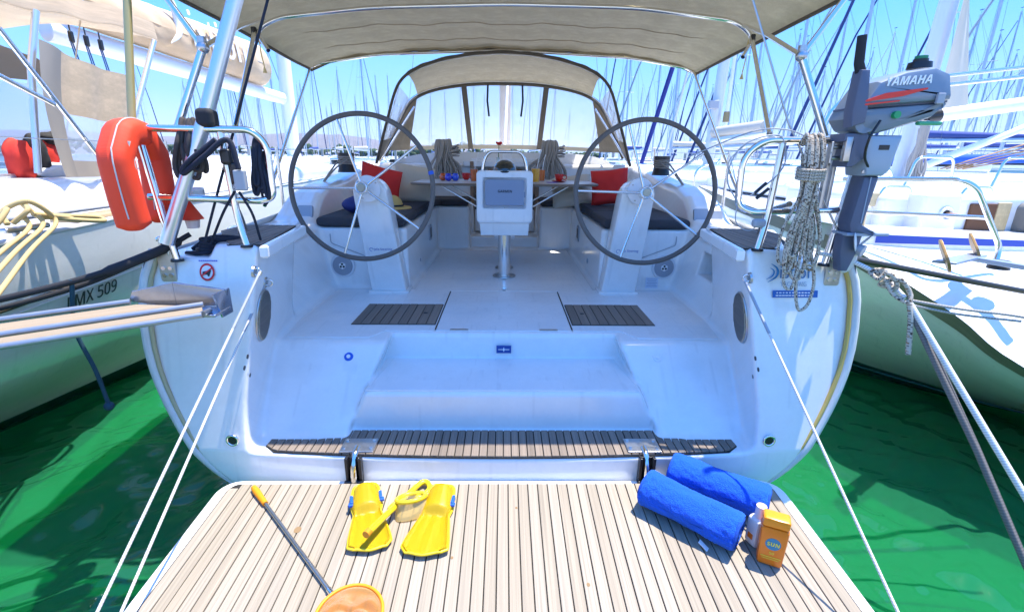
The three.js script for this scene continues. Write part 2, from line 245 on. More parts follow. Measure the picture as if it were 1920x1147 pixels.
function mould(x, y, z) {
  const X = Math.abs(x);
  const outer = smax(smax(X - hw(y, z) + .014, z - zAft(y, X), .03), .352 - y, .02);
  const ledge = y - .56;
  let slope = smax((y - .56) * .725 + (z + .13) * .689, y - .94, .022);
  slope = smax(slope, -Math.max(X - nx(y), -.665 - z), .03);
  const step = smax(smax(y - .78, z + .222 + (y - .56) * .04, .035), X - nx(y) - .006, .03);
  let s = smin(smin(ledge, slope, .05), step, .018);
  const wall = z > -.87 ? 1.12 + .155 * (1.53 - y) - .15 * Math.min(0, z) : 1.5;
  const topY = z > -.95 ? 1.53 - .06 * sstep(0, .05, X - 1.24 + .45 * z) : 1.468;
  let tw = smax(wall - X, y - topY, .03);
  if (z > -1.05) tw = smin(tw, smax(smax(1.12 + .155 * (1.53 - y) - .15 * z - X, y - topY, .03), -.87 - z, .02), .02);
  s = smin(s, tw, .035);
  const seat = smax(smax(.75 - X, z + 1.67, .04), y - 1.42, .03);
  const fseat = smax(smax(.395 - X, z + 3.4, .03), y - 1.42, .03);
  const back = 1.43 + .22 * (y - 1.42);
  const coam = smax(smax(back - X, y - coamTop(z), .06), X - (1.80 - .25 * (y - 1.46)), .08);
  const bulk = smax(smax(z + 3.85 + .12 * (y - 1.4), y - 1.865, .05), .37 - X, .02);
  s = smin(smin(smin(s, seat, .04), fseat, .03), smin(coam, bulk, .06), .06);
  s = smin(s, Math.max(z + 3.55, y - 1.06), .02);   // companionway step
  if (x > 1.3) s = smax(s, -Math.max(Math.abs(y - 1.235) - .075, Math.abs(z + 1.19) - .125, X - 1.64), .012);
  return smax(s, outer, .02);
}
part('deck_moulding', netMesh(mould, [-1.98, .33, -4.3], [1.98, 1.95, .07], .014), M.gel, yacht);
// deck and coachroof forward of the cockpit
{
  const rows = []; for (let i = 0; i <= 20; i++) { const z = -4.28 - 7.6 * i / 20, w = Math.max(.02, hw(sheer(z), z) - .015), q = []; for (let j = 0; j <= 14; j++) { const u = j / 7 - 1; q.push([u * w, sheer(z) - .012 + .05 * (1 - u * u), z]); } rows.push(q); }
  part('foredeck', grid(rows), M.gel2, yacht);
  const rr = []; for (let i = 0; i <= 16; i++) { const s = i / 16, z = -4.2 - 4.4 * s, h = lerp(2.0, 1.62, s ** 1.6), w = lerp(1.42, .75, s * s), q = []; for (let j = 0; j <= 20; j++) { const a = PI * j / 20, c = Math.cos(a), sn = Math.sin(a); q.push([w * Math.sign(c) * Math.pow(Math.abs(c), .45), 1.45 + (h - 1.45) * Math.pow(sn, .4), z]); } rr.push(q); }
  rr.unshift(rr[0].map(p => [p[0] * .98, 1.5, p[2]])); part('coachroof', grid(rr), M.gel, yacht);
}
// rub strake round the edge of the transom
{
  const pts = s => { const o = []; for (let i = 0; i <= 40; i++) { const y = lerp(1.50, .30, i / 40); o.push([s * (hw(y, 0) - .012), y, zAft(Math.max(y, .35), 1.5) - .02]); } return o; };
  for (const s of [-1, 1]) {
    part('rub_strake', tubeP(pts(s), .026, 12), mat([.74, .74, .70], .45, { map: rep(blotchT, 2, 3) }), yacht);
    part('strake_seam', tubeP(pts(s).map(([x, y, z]) => [x - s * .031, y, z + .012]), .0105, 8), mat(s > 0 ? [.66, .47, .12] : [.52, .46, .26], .6, { map: rep(blotchT, 5, 3) }), yacht, 'yellowed sealant seam inside the rub strake');
  }
}
// cockpit sole panels and step tread
const wallX = (z, y = .94) => z > -.87 ? 1.12 + .155 * (1.53 - y) - .15 * Math.min(0, z) : 1.5;
{
  const y = .9445, h = .006;
  for (const s of [-1, 1]) {
    const P = [[s * .418, -1.60], [s * .418, -.70], [s * .71, -.70], [s * .78, -.585], [s * (wallX(-.6) - .05), -.585], [s * (wallX(-.85) - .05), -.85], [s * 1.44, -.92], [s * 1.44, -1.61], [s * .70, -1.64], [s * .70, -3.33], [s * .012, -3.33], [s * .012, -1.60]];
    part('sole_panel', uvM(slab(s > 0 ? P : P.reverse(), y, h, .002)), M.nonskid, yacht);
  }
  const hatch = part('sole_hatch', uvM(slab([[-.41, -1.59], [-.41, -.705], [.41, -.705], [.41, -1.59]], y, h, .002)), M.nonskid, yacht);
  for (const s of [-1, 1]) part('hatch_seal', box(.006, .003, .86, s * .414, .9445, -1.15, 0), M.caulk, hatch);
  for (const s of [-1, 1]) part('hinge', [box(.11, .004, .02, s * .27, .946, -.715, .001), ...[-.04, 0, .04].map(o => cyl(.004, .004, .005, s * .27 + o, .948, -.715, 8))], M.steelR, hatch);
  part('lift_ring', [cyl(.028, .028, .004, 0, .947, -1.66, 24), cyl(.014, .014, .006, 0, .948, -1.66, 16)], M.steel, hatch);
  const tread = []; const z0 = -.655, z1 = -.245; tread.push([-.655, z0], [-.712, z1], [.712, z1], [.655, z0]);
  part('step_tread', uvM(slab(tread, .7835, .006, .002)), M.nonskid, yacht);
}
function planks(parent, n, pitch, x0, zf, zb, y, th, mats, gap = .005, seed = 1) {
  const r = RNG(seed), cache = {};
  for (let i = 0; i < n; i++) {
    const a = x0 + i * pitch + gap / 2, b = x0 + (i + 1) * pitch - gap / 2, za = zf(a), zb2 = zf(b), ba = zb(a), bb = zb(b);
    if (za - ba < .012 && zb2 - bb < .012) continue;
    const g = slab([[a, za], [b, zb2], [b, bb], [a, ba]], y + (r() - .5) * .0012, th, .0012);
    uvPlan(g, 1.9, .45, r() * 3, r() * 3);
    part('plank', g, mats[Math.floor(r() * mats.length)], parent);
  }
}
// teak ledge at the foot of the transom
{
  const back = x => { const X = Math.abs(x); return -.118 - .085 * (1 - sstep(.78, .93, X)); };
  const front = x => { const X = Math.abs(x); return Math.min(.026 - .055 * (X / 1.17) ** 2, X > 1.12 ? .026 - .055 - (X - 1.12) * .8 : 9); };
  const P = []; for (let i = 0; i <= 40; i++) { const x = lerp(-1.175, 1.175, i / 40); P.push([x, front(x) + .004]); } for (let i = 40; i >= 0; i--) { const x = lerp(-1.175, 1.175, i / 40); P.push([x, back(x) - .004]); }
  const led = part('teak_ledge', slab(P, .565, .005, 0), M.caulk, yacht);
  planks(led, 60, .039, -1.17, front, back, .5735, .008, M.teakD, .005, 4);
  // folding hinges that carry the platform
  for (const s of [-1, 1]) {
    const x = s * .70 - .01, hin = part('platform_hinge', box(.165, .008, .115, x, .5785, -.055, .004), M.steelR, yacht);
    for (const [a, b] of [[-.066, -.035], [.066, -.035], [-.066, .03], [.066, .03]]) part('bolt', cyl(.009, .009, .007, x + a, .5835, -.055 + b, 12), M.steel, hin);
    part('hinge_arm', [box(.014, .16, .03, x - .032, .50, .047, .004), box(.014, .16, .03, x + .032, .50, .047, .004), box(.078, .15, .008, x, .50, .033, .002), cyl(.011, .011, .09, 0, 0, 0, 12).rotateZ(PI / 2).translate(x, .45, .062)], M.black, hin);
    part('hinge_tongue', pipe([[x, .582, -.03], [x, .578, .02], [x, .53, .052], [x, .44, .066]], .016, .03, 10), M.steel, hin);
  }
}
// the lowered bathing platform with its teak planks
const plat = new THREE.Group(); plat.name = 'bathing_platform'; plat.position.set(0, .455, -.005); plat.rotation.x = .07; yacht.add(plat);
{
  const rr = (w, z0, z1, r) => { const o = []; for (const [sx, sz, a0] of [[1, 1, 0], [-1, 1, PI / 2], [-1, -1, PI], [1, -1, 1.5 * PI]]) for (let i = 0; i <= 8; i++) { const a = a0 + i / 8 * PI / 2; o.push([sx * (w - r) + r * Math.cos(a), (sz > 0 ? z1 - r : z0 + r) + r * Math.sin(a)]); } return o; };
  part('platform_board', slab(rr(1.34, .045, 1.12, .1), 0, .065, .012), M.gel, plat);
  part('caulking', slab(rr(1.283, .079, 1.06, .05), .0035, .003, 0), M.caulk, plat);
}
{
  const r = RNG(5), pitch = .0464, n = 55, x0 = -n * pitch / 2;
  for (let i = 0; i < n; i++) {
    const a = x0 + i * pitch + .0024, b = x0 + (i + 1) * pitch - .0024, e = Math.abs(i - (n - 1) / 2) > 26 ? .03 : 0;
    const g = slab([[a, 1.055 - e], [b, 1.055 - e], [b, .086 + e], [a, .086 + e]], .0118 + (r() - .5) * .0012, .009, .0013); uvPlan(g, 1.7, .4, r() * 3, r() * 3);
    part('plank', g, M.teakL[Math.floor(r() * 6)], plat);
  }
}
{ const knot = cyl(.011, .011, .0012, 0, 0, 0, 14); for (const [x, z, s] of [[-.86, .36, 1.3], [.06, .24, .5], [.32, .62, .6], [-.2, .5, .5]]) { const k = knot.clone().scale(s, 1, s * 1.2); part('wood_knot', T(k, x, .0122, z), mat([.24, .15, .07], .8), plat); } }
// ---------------------------------------------------------------- fittings of the yacht
const sub = (name, parent) => { const g = new THREE.Group(); g.name = name; parent.add(g); return g; };
// helm wheels and pedestals
for (const s of [-1, 1]) {
  const W = sub('steering_wheel', yacht); W.position.set(s * .944, s < 0 ? 1.737 : 1.722, -1.27); W.rotation.x = -.13; W.rotation.z = s < 0 ? .01 : -.02;
  part('rim', new THREE.TorusGeometry(.468, .0165, 14, 96), M.leather, W);
  for (let k = 0; k < 5; k++) { const a = (108 + 72 * k) * PI / 180, c = Math.cos(a), n = Math.sin(a); part('spoke', tubeP([[c * .03, n * .03, -.02], [c * .46, n * .46, 0]], .0085, 10), M.steel, W); }
  part('hub', [cyl(.042, .046, .05, 0, 0, 0, 28).rotateX(PI / 2), T(new THREE.TorusGeometry(.036, .006, 8, 28), 0, 0, .026)], M.steel, W);
  part('hub_cap', T(cyl(.024, .027, .012, 0, 0, 0, 24).rotateX(PI / 2), 0, 0, .028), mat([.55, .47, .33], .3, { metalness: .9 }), W);
  if (s < 0) part('king_spoke_mark', T(new THREE.TorusGeometry(.468, .0185, 10, 6, .05), 0, 0, 0).rotateZ(-.02 + .2), M.blue, W, 'blue tape on the wheel rim');
  // pedestal
  const P = sub('steering_pedestal', yacht); const o = [[-.1325, .93], [.1325, .93], [.118, 1.60]];
  for (let i = 0; i <= 12; i++) { const a = PI * i / 12; o.push([.116 * Math.cos(a), 1.675 + .125 * Math.sin(a)]); } o.push([-.118, 1.60]);
  const sh = new THREE.Shape(o.map(p => new THREE.Vector2(...p)));
  const g = new THREE.ExtrudeGeometry(sh, { depth: .14, bevelEnabled: true, bevelThickness: .014, bevelSize: .014, bevelOffset: -.014, bevelSegments: 4, curveSegments: 12 });
  const warp = q => { const p = q.attributes.position; for (let i = 0; i < p.count; i++) { const y = p.getY(i), t = (y - .94) / .86; p.setX(i, p.getX(i) + s * lerp(.882, .942, t)); p.setZ(i, p.getZ(i) - 1.70 + .165 * t); } q.computeVertexNormals(); return q; };
  part('pedestal_body', toCreasedNormals(warp(g), .6), M.gel, P);
  part('pedestal_foot', slab(rrect(.31, .22, .04).map(([x, z]) => [x + s * .882, z - 1.61]), .962, .02, .008), M.gel, P);
  part('maker_logo', [warp(T(text('Jefa Steering', .017, .0006, fontR), -.048, 1.28, .1545)), warp(T(new THREE.TorusGeometry(.013, .0016, 5, 20, 5), -.066, 1.286, .155))], mat([.05, .10, .42], .5), P);
  part('bearing_plate', T(cyl(.088, .09, .012, 0, 0, 0, 32).rotateX(PI / 2), s * .937, 1.725, -1.372), M.gel2, P);
  for (const a of [.6, 2.5, 4.2]) part('bolt', T(cyl(.006, .006, .008, 0, 0, 0, 10).rotateX(PI / 2), s * .937 + .072 * Math.cos(a), 1.725 + .072 * Math.sin(a), -1.364), M.steelR, P);
  part('wheel_shaft', T(cyl(.02, .02, .12, 0, 0, 0, 16).rotateX(PI / 2), s * .942, 1.725, -1.32), M.steel, P);
}
// plotter pod on its steel pole
{
  const D = sub('chartplotter_pod', yacht);
  part('pole', [cyl(.053, .053, .44, 0, 1.16, -2.09, 32)], M.steel, D); part('pole_flange', [cyl(.098, .10, .008, 0, .951, -2.09, 36), cyl(.062, .066, .02, 0, .96, -2.09, 32)], M.steelR, D);
  part('pole_flange', [cyl(.085, .085, .008, 0, .951, -2.42, 30)], M.steelR, D);
  const hs = rrect(.46, .42, .035); const hg = plate(hs, .08, .22, .015); hg.rotateX(-.12); hg.translate(.0, 1.62, -2.07);
  part('housing', toCreasedNormals(hg, .5), M.gel, D);
  const lg = new THREE.ExtrudeGeometry(new THREE.Shape([[-.185, 0], [.185, 0], [.20, .16], [-.20, .16]].map(p => new THREE.Vector2(...p))), { depth: .17, bevelEnabled: true, bevelThickness: .014, bevelSize: .014, bevelSegments: 3 }); lg.translate(0, 1.33, -2.16);
  part('lower_box', toCreasedNormals(lg, .5), M.gel, D);
  const P = (q, x, y, z) => { q.rotateX(-.12); return q.translate(x, 1.62 + y, -2.07 + z); };
  part('bezel', P(plate(rrect(.365, .255, .018), .092, .012, .003).translate(0, .03, 0), 0, 0, 0), mat([.70, .73, .79], .4), D);
  part('screen_cover', P(plate(rrect(.315, .205, .016), .104, .012, .004).translate(0, .034, 0), 0, 0, 0), mat([.23, .29, .40], .45), D);
  part('cover_tab', P(plate(rrect(.012, .045, .005), .103, .01, .002).translate(.160, .02, 0), 0, 0, 0), mat([.23, .29, .40], .45), D);
  part('screen_logo', P(text('GARMIN', .021, .001).translate(-.057, .034, .1092), 0, 0, 0), mat([.01, .012, .02], .5), D);
  for (const [x, y] of [[-.166, .145], [.166, .145], [-.166, -.085], [.166, -.085], [0, -.085]]) part('screw', P(T(cyl(.004, .004, .004, 0, 0, 0, 8).rotateX(PI / 2), x, y, .0945), 0, 0, 0), M.steelR, D);
  part('grab_rail', pipe([[-.185, 1.80, -2.12], [-.175, 1.90, -2.12], [-.135, 1.985, -2.12], [.135, 1.985, -2.12], [.175, 1.90, -2.12], [.185, 1.80, -2.12]], .0125, .09, 12), M.steel, D);
  const C = part('compass', [T(new THREE.SphereGeometry(.098, 32, 14, 0, 2 * PI, 0, PI / 2), 0, 1.825, -2.10)], mat([.010, .018, .02], .08, { clearcoat: 1 }), D);
  part('compass_ring', T(new THREE.TorusGeometry(.098, .008, 8, 40).rotateX(PI / 2), 0, 1.826, -2.10), M.black, D);
}
// cockpit table with open leaves
{
  const t = sub('cockpit_table', yacht); const tm = mat([.50, .49, .47], .35), we = mat([.20, .15, .11], .5);
  part('table_top', box(.46, .022, .86, 0, 1.706, -2.84, .006), tm, t);
  for (const s of [-1, 1]) {
    part('table_leaf', slab([[s * .236, -3.25], [s * .236, -2.40], [s * .62, -2.40], [s * .845, -2.50], [s * .855, -3.10], [s * .62, -3.25]].map(p => p).sort(() => 0), 1.717, .02, .005), tm, t);
    part('leaf_edge', pipe([[s * .24, 1.705, -2.392], [s * .62, 1.705, -2.392], [s * .853, 1.705, -2.497], [s * .862, 1.705, -3.10]], .0105, .03, 8), we, t);
    for (const z of [-2.52, -3.0]) part('leaf_strut', tubeP([[s * .60, 1.695, z], [s * .22, 1.48, z]], .008, 8), M.steel, t);
  }
  part('table_leg', box(.20, .5, .55, 0, 1.44, -2.84, .02), M.gel2, t); part('table_post', [cyl(.05, .05, .28, 0, 1.07, -2.62, 24), cyl(.05, .05, .28, 0, 1.07, -3.06, 24)], M.steel, t);
}
// companionway
{
  const c = sub('companionway', yacht); const wood = mat([.17, .075, .035], .35, { map: rep(woodT, 1, .3), clearcoat: .3 });
  for (const s of [-1, 1]) part('door_post', box(.045, .86, .05, s * .385, 1.46, -3.86, .008), mat([.30, .19, .12], .45, { map: woodT }), c);
  part('washboard', box(.72, .26, .02, 0, 1.20, -3.93, .005), M.gel2, c); part('washboard', box(.72, .16, .02, 0, 1.60, -3.935, .005), wood, c);
  part('cabin_bulkhead', [box(1.6, 1.0, .03, 0, 1.45, -5.4, .005)], mat([.42, .26, .14], .45, { map: woodT }), c);
  part('sliding_hatch', box(.80, .05, .7, 0, 1.905, -4.25, .015), M.gel2, c); part('hatch_coaming', box(.98, .07, .06, 0, 1.865, -3.87, .015), M.gel2, c);
  part('hatch_handle', box(.4, .022, .02, 0, 1.80, -3.83, .006), wood, c);
}
// bimini
{
  const b = sub('bimini', yacht); const r = RNG(3);
  const yb = (x, z) => { const X = Math.abs(x) / 1.98; return 2.845 + .135 * (1 - Math.pow(X, 3)) + .03 * sstep(-1.2, -3.46, z) * (1 - X) - .012 * Math.sin((z + 1.75) * 3.66) ** 2 * (1 - X * X) + .007 * Math.sin(x * 9 + z * .9 + Math.sin(z * 2) * .6) * (1 - X * X * .6) + .004 * Math.sin(x * 23 + z * 2.2) + .006 * (vnoise(x * 3 + 9, z * 2 + 9) - .5); };
  const rows = []; for (let i = 0; i <= 60; i++) { const z = lerp(-.42, -3.46, i / 60), q = []; for (let j = 0; j <= 110; j++) { const u = j / 55 - 1, w = lerp(1.86, 2.0, i / 60), x = u * w; q.push([x, yb(x, z) - .05 * Math.pow(Math.abs(u), 14), z]); } rows.push(q); }
  const g = grid(rows); g.computeVertexNormals(); part('canopy', uvM(g), M.canvas, b);
  const edge = (j) => rows.map(q => q[j]); part('canopy_hem', tubeP(rows[60].map(p => [p[0], p[1] - .008, p[2] - .004]), .016, 8), M.canvas, b);
  part('hem_piping', tubeP(rows[60].map(p => [p[0], p[1] - .022, p[2] + .004]), .006, 6), M.canvasD, b);
  for (const j of [0, 110]) part('side_hem', tubeP(edge(j).map(p => [p[0], p[1] - .006, p[2]]), .013, 8), M.canvasD, b);
  for (const z of [-1.02, -1.36, -2.45, -3.0]) { const q = []; for (let k = 0; k <= 60; k++) { const x = lerp(-1.85, 1.85, k / 60); q.push([x, yb(x, z) - .004, z]); } part('canvas_seam', tubeP(q, .003, 5), mat([.36, .295, .205], .9), b); }
  part('canvas_patch', (() => { const q = []; for (let i = 0; i <= 6; i++) { const a = []; for (let j = 0; j <= 30; j++) { const x = lerp(-.62, .62, j / 30), z = lerp(-1.30, -1.62, i / 6); a.push([x, yb(x, z) - .012, z]); } q.push(a); } return grid(q); })(), mat([.27, .235, .18], .9), b);
  part('bow_tube', pipe([[-1.62, 2.62, -1.66], [-1.735, 2.76, -1.75], [-1.57, 2.842, -1.75], [-.9, 2.913, -1.75], [0, 2.945, -1.75], [.9, 2.935, -1.75], [1.6, 2.865, -1.75], [1.755, 2.765, -1.75], [1.65, 2.62, -1.66]], .0145, .16, 12), M.steel, b);
  part('front_bow', pipe([[-1.755, 1.585, -1.585], [-2.0, 2.80, -3.44], [-1.9, 2.84, -3.45], [-1.3, 2.93, -3.45], [0, 2.985, -3.45], [1.3, 2.93, -3.45], [1.88, 2.84, -3.45], [1.96, 2.80, -3.44], [1.755, 1.605, -1.54]], .0135, .1, 12), M.steel, b);
  part('aft_bow', pipe([[-1.735, 2.80, -.47], [-1.5, 2.87, -.45], [0, 2.955, -.45], [1.5, 2.87, -.45], [1.735, 2.80, -.47]], .0135, .1, 12), M.steel, b);
  for (const s of [-1, 1]) {
    part('bow_leg', tubeP([[s * 1.735, 2.75, -1.74], [s * 1.21, 2.055, -.30]], .0135, 12), M.steel, b);
    part('joint', [sph(.026, s * 1.33, 2.387, -.36), cyl(.019, .019, .06, s * 1.33, 2.40, -.36, 12)], M.steelR, b);
    part('corner_post', tubeP([[s * 1.33, 2.387, -.36], [s * 1.47, 2.045, -.30]], .0165, 12), M.steel, b);
    part('brace', tubeP([[s * 1.33, 2.387, -.36], [s * 1.66, 2.83, -.46]], .0125, 12), M.steel, b);
    part('brace', tubeP([[s * 1.33, 2.387, -.36], [s * 1.48, 2.62, -1.02], [s * 1.6, 2.80, -1.6]], .0125, 12), M.steel, b);
    part('strap_end', [box(.035, .09, .03, s * 1.735, 2.735, -1.735, .01)], M.blackS, b);
    part('pull_cord', [rope([[s * 1.70, 2.74, -1.72], [s * 1.69, 2.62, -1.70], [s * 1.675, 2.53, -1.69]], .004, 12, 6), T(new THREE.ConeGeometry(.014, .05, 10), s * 1.675, 2.51, -1.69)], M.lineY, b);
  }
  part('tall_post', tubeP([[-1.625, 2.045, -.24], [-1.64, 2.86, -.46]], .016, 14), mat([.46, .36, .14], .28, { metalness: .35 }), b);
}
// sprayhood
{
  const d = sub('sprayhood', yacht); const aft = [[-1.37, 1.86], [-1.23, 2.28], [-1.09, 2.64], [-.97, 2.755], [-.78, 2.84], [-.4, 2.925], [0, 2.955]], A = [...aft, ...aft.slice(0, -1).reverse().map(p => [-p[0], p[1]])];
  const fr = [[-1.52, 1.96], [-1.38, 2.32], [-1.22, 2.60], [-1.08, 2.70], [-.85, 2.775], [-.45, 2.835], [0, 2.85]], F = [...fr, ...fr.slice(0, -1).reverse().map(p => [-p[0], p[1]])];
  const cA = new THREE.CatmullRomCurve3(A.map(p => V3(p[0] - .01, p[1], -3.38 - .10 * (p[1] - 1.86) * 0))), cF = new THREE.CatmullRomCurve3(F.map(p => V3(p[0], p[1], lerp(-4.35, -4.62, clamp((p[1] - 1.96) / .8, 0, 1)))));
  const roof = []; for (let i = 0; i <= 12; i++) { const q = []; for (let j = 0; j <= 60; j++) { const u = lerp(.235, .765, j / 60), p = cA.getPoint(u).lerp(cF.getPoint(u), i / 12); p.y += .05 * Math.sin(PI * i / 12) + .003 * Math.sin(j * .9 + i); q.push(p); } roof.push(q); }
  part('hood_roof', uvM(grid(roof)), M.canvas, d);
  part('aft_hoop', tubeP(cA.getPoints(80), .015, 10), M.canvasD, d); part('hoop_piping', tubeP(roof[1].map(p => V3(p.x * .985, p.y - .018, p.z + .06)), .004, 5), M.white, d);
  const band = []; for (const o of [0, 1]) band.push(roof[0].map(p => V3(p.x, p.y + .012 - .0 * o, p.z + .03 - o * .12))); part('hood_hem', uvM(grid(band)), M.canvas, d);
  part('front_hoop', tubeP(cF.getPoints(80), .014, 10), M.steel, d); part('hoop_sleeve', tubeP(cF.getPoints(80).map(p => V3(p.x * .985, p.y - .022, p.z + .01)), .017, 8), M.canvasD, d);
  for (const s of [-1, 1]) part('hood_tube', tubeP([[s * 1.36, 1.88, -3.45], [s * 1.14, 2.53, -4.48]], .012, 10), M.steel, d);
  // windscreen panels
  const base = u => { const x = lerp(-1.66, 1.66, u), q = Math.max(0, 1 - (x / 1.66) ** 2); return V3(x, 2.0 + .05 * q, -4.32 - .75 * Math.pow(q, .6)); };
  const pt = (u, v) => { const a = base(u), b = cF.getPoint(lerp(.155, .845, u)); return a.lerp(b, v); };
  const panel = (u0, u1, v0, v1, n = 16) => { const q = []; for (let i = 0; i <= n; i++) { const a = []; for (let j = 0; j <= 10; j++) a.push(pt(lerp(u0, u1, i / n), lerp(v0, v1, j / 10))); q.push(a); } return grid(q); };
  const vinyl = new THREE.MeshPhysicalMaterial({ color: L(.97, .98, 1), roughness: .2, transmission: .70, thickness: 0, ior: 1.3, side: THREE.DoubleSide, bumpMap: rep(tex(128, 128, (u, v) => vnoise(u * 5, v * 9, 5, 9), false), 2, 1), bumpScale: .012 });
  const hoodD = mat([.26, .215, .15], .9, { map: rep(blotchT, 2, 2) }), cells = [[.02, .115, 'c'], [.115, .347, 'w'], [.347, .367, 'd'], [.367, .633, 'w'], [.633, .653, 'd'], [.653, .885, 'w'], [.885, .98, 'c']];
  for (const [a, b, k] of cells) {
    if (k === 'w') part('window_pane', panel(a, b, .07, .95), vinyl, d); else part('hood_panel', panel(a, b, .0, .99, 6), k === 'd' ? M.canvasD : hoodD, d);
    if (k === 'w') { part('hood_panel', panel(a, b, 0, .07), mat([.33, .29, .22], .9), d); part('hood_panel', panel(a, b, .95, .995), M.canvasD, d); }
  }
  for (const s of [-1, 1]) {
    const lo = [], a0 = V3(s * 1.375, 1.87, -3.40), a1 = V3(s * 1.10, 2.64, -3.40), f0 = V3(s * 1.52, 1.96, -4.33), f1 = V3(s * 1.20, 2.62, -4.58);
    const sd = (v0, v1) => { const q = []; for (let i = 0; i <= 4; i++) { const v = lerp(v0, v1, i / 4), e = []; for (let j = 0; j <= 8; j++) e.push(a0.clone().lerp(a1, v).lerp(f0.clone().lerp(f1, v), j / 8)); q.push(e); } return grid(q); };
    part('side_panel', sd(0, .30), hoodD, d); part('side_window', sd(.30, 1), vinyl, d);
    part('strap', tubeP([[s * .215, 2.80, -4.50], [s * .225, 2.62, -4.56], [s * .205, 2.44, -4.60]], .012, 6, true, [1, .3]), M.lineB, d);
  }
}
// pushpit rails
for (const s of [-1, 1]) {
  const p = sub('pushpit', yacht), z = -.25;
  part('rail', pipe(s < 0 ? [[-1.66, 2.045, -.22], [-1.12, 2.045, -.26], [-1.07, 1.98, -.28], [-1.072, 1.755, -.28], [-1.12, 1.736, -.27], [-1.60, 1.755, -.22]] : [[1.56, 2.025, -.22], [1.17, 2.027, -.26], [1.095, 1.95, -.28], [1.10, 1.735, -.28], [1.16, 1.703, -.27], [1.62, 1.725, -.22]], .0155, .075, 14), M.steel, p);
  part('leg', pipe([[s * 1.255, 2.035, -.255], [s * 1.235, 1.66, -.25], [s * 1.205, 1.53, -.235]], .0155, .1, 14), M.steel, p);
  part('leg', pipe([[s * 1.595, 2.035, -.225], [s * 1.555, 1.66, -.22], [s * 1.53, 1.46, -.22]], .0155, .1, 14), M.steel, p);
  part('leg', pipe([[s * 1.33, 1.745, -.25], [s * 1.42, 1.68, -.60], [s * 1.45, 1.48, -.72]], .013, .1, 12), M.steel, p);
  for (const [x, y, zz] of [[1.205, 1.533, -.235], [1.53, 1.466, -.22], [1.45, 1.47, -.72]]) part('leg_base', cyl(.026, .028, .012, s * x, y, zz, 20), M.black, p);
  part('lifeline', [tubeP([[s * 1.11, 1.745, -.27], [s * 1.76, 1.98, -1.9], [s * 1.86, 2.02, -4.2]], .003, 6), tubeP([[s * 1.76, 1.72, -1.9], [s * 1.86, 1.76, -4.2]], .003, 6)], M.steelR, p);
  part('stanchion', tubeP([[s * 1.76, 1.48, -1.9], [s * 1.76, 2.0, -1.9]], .012, 10), M.steel, p); part('stanchion', tubeP([[s * 1.86, 1.5, -4.2], [s * 1.86, 2.05, -4.2]], .012, 10), M.steel, p);
}
// teak on the quarter seats
for (const s of [-1, 1]) {
  const q = part('quarter_seat', slab([[s * 1.135, -.25], [s * 1.30, -.245], [s * 1.43, -.36], [s * 1.56, -.72], [s * 1.56, -.90], [s * 1.25, -.90], [s * 1.20, -.62]].sort(() => 0), 1.5345, .005, 0), M.caulk, yacht);
  const f = x => { const X = Math.abs(x); return X < 1.30 ? -.252 : -.252 - (X - 1.30) * 1.55; }, b = x => { const X = Math.abs(x); return X < 1.25 ? -.25 - (X - 1.135) * 5.6 + .01 : -.895; };
  planks(q, 11, .0385, s > 0 ? 1.138 : -1.561, f, b, 1.5405, .006, M.teakD, .0045, 8 + s);
  part('seat_lip', slab([[s * 1.088, -.19], [s * 1.125, -.185], [s * 1.225, -.88], [s * 1.19, -.89]], 1.541, .05, .008), M.gel, yacht);
}
// teak gratings let into the sole
for (const s of [-1, 1]) {
  const P = [[s * .425, -.80], [s * .425, -1.225], [s * .945, -1.225], [s * .945, -.80]]; const q = part('teak_inlay', slab(s < 0 ? P : P.reverse(), .9475, .004, 0), M.caulk, yacht);
  planks(q, 9, .0575, s > 0 ? .427 : -.9445, () => -.804, () => -1.221, .9515, .005, M.teakD, .005, 30 + s);
  part('finger_hole', cyl(.014, .014, .002, s * .52, .9525, -1.02, 16), M.black, q);
}
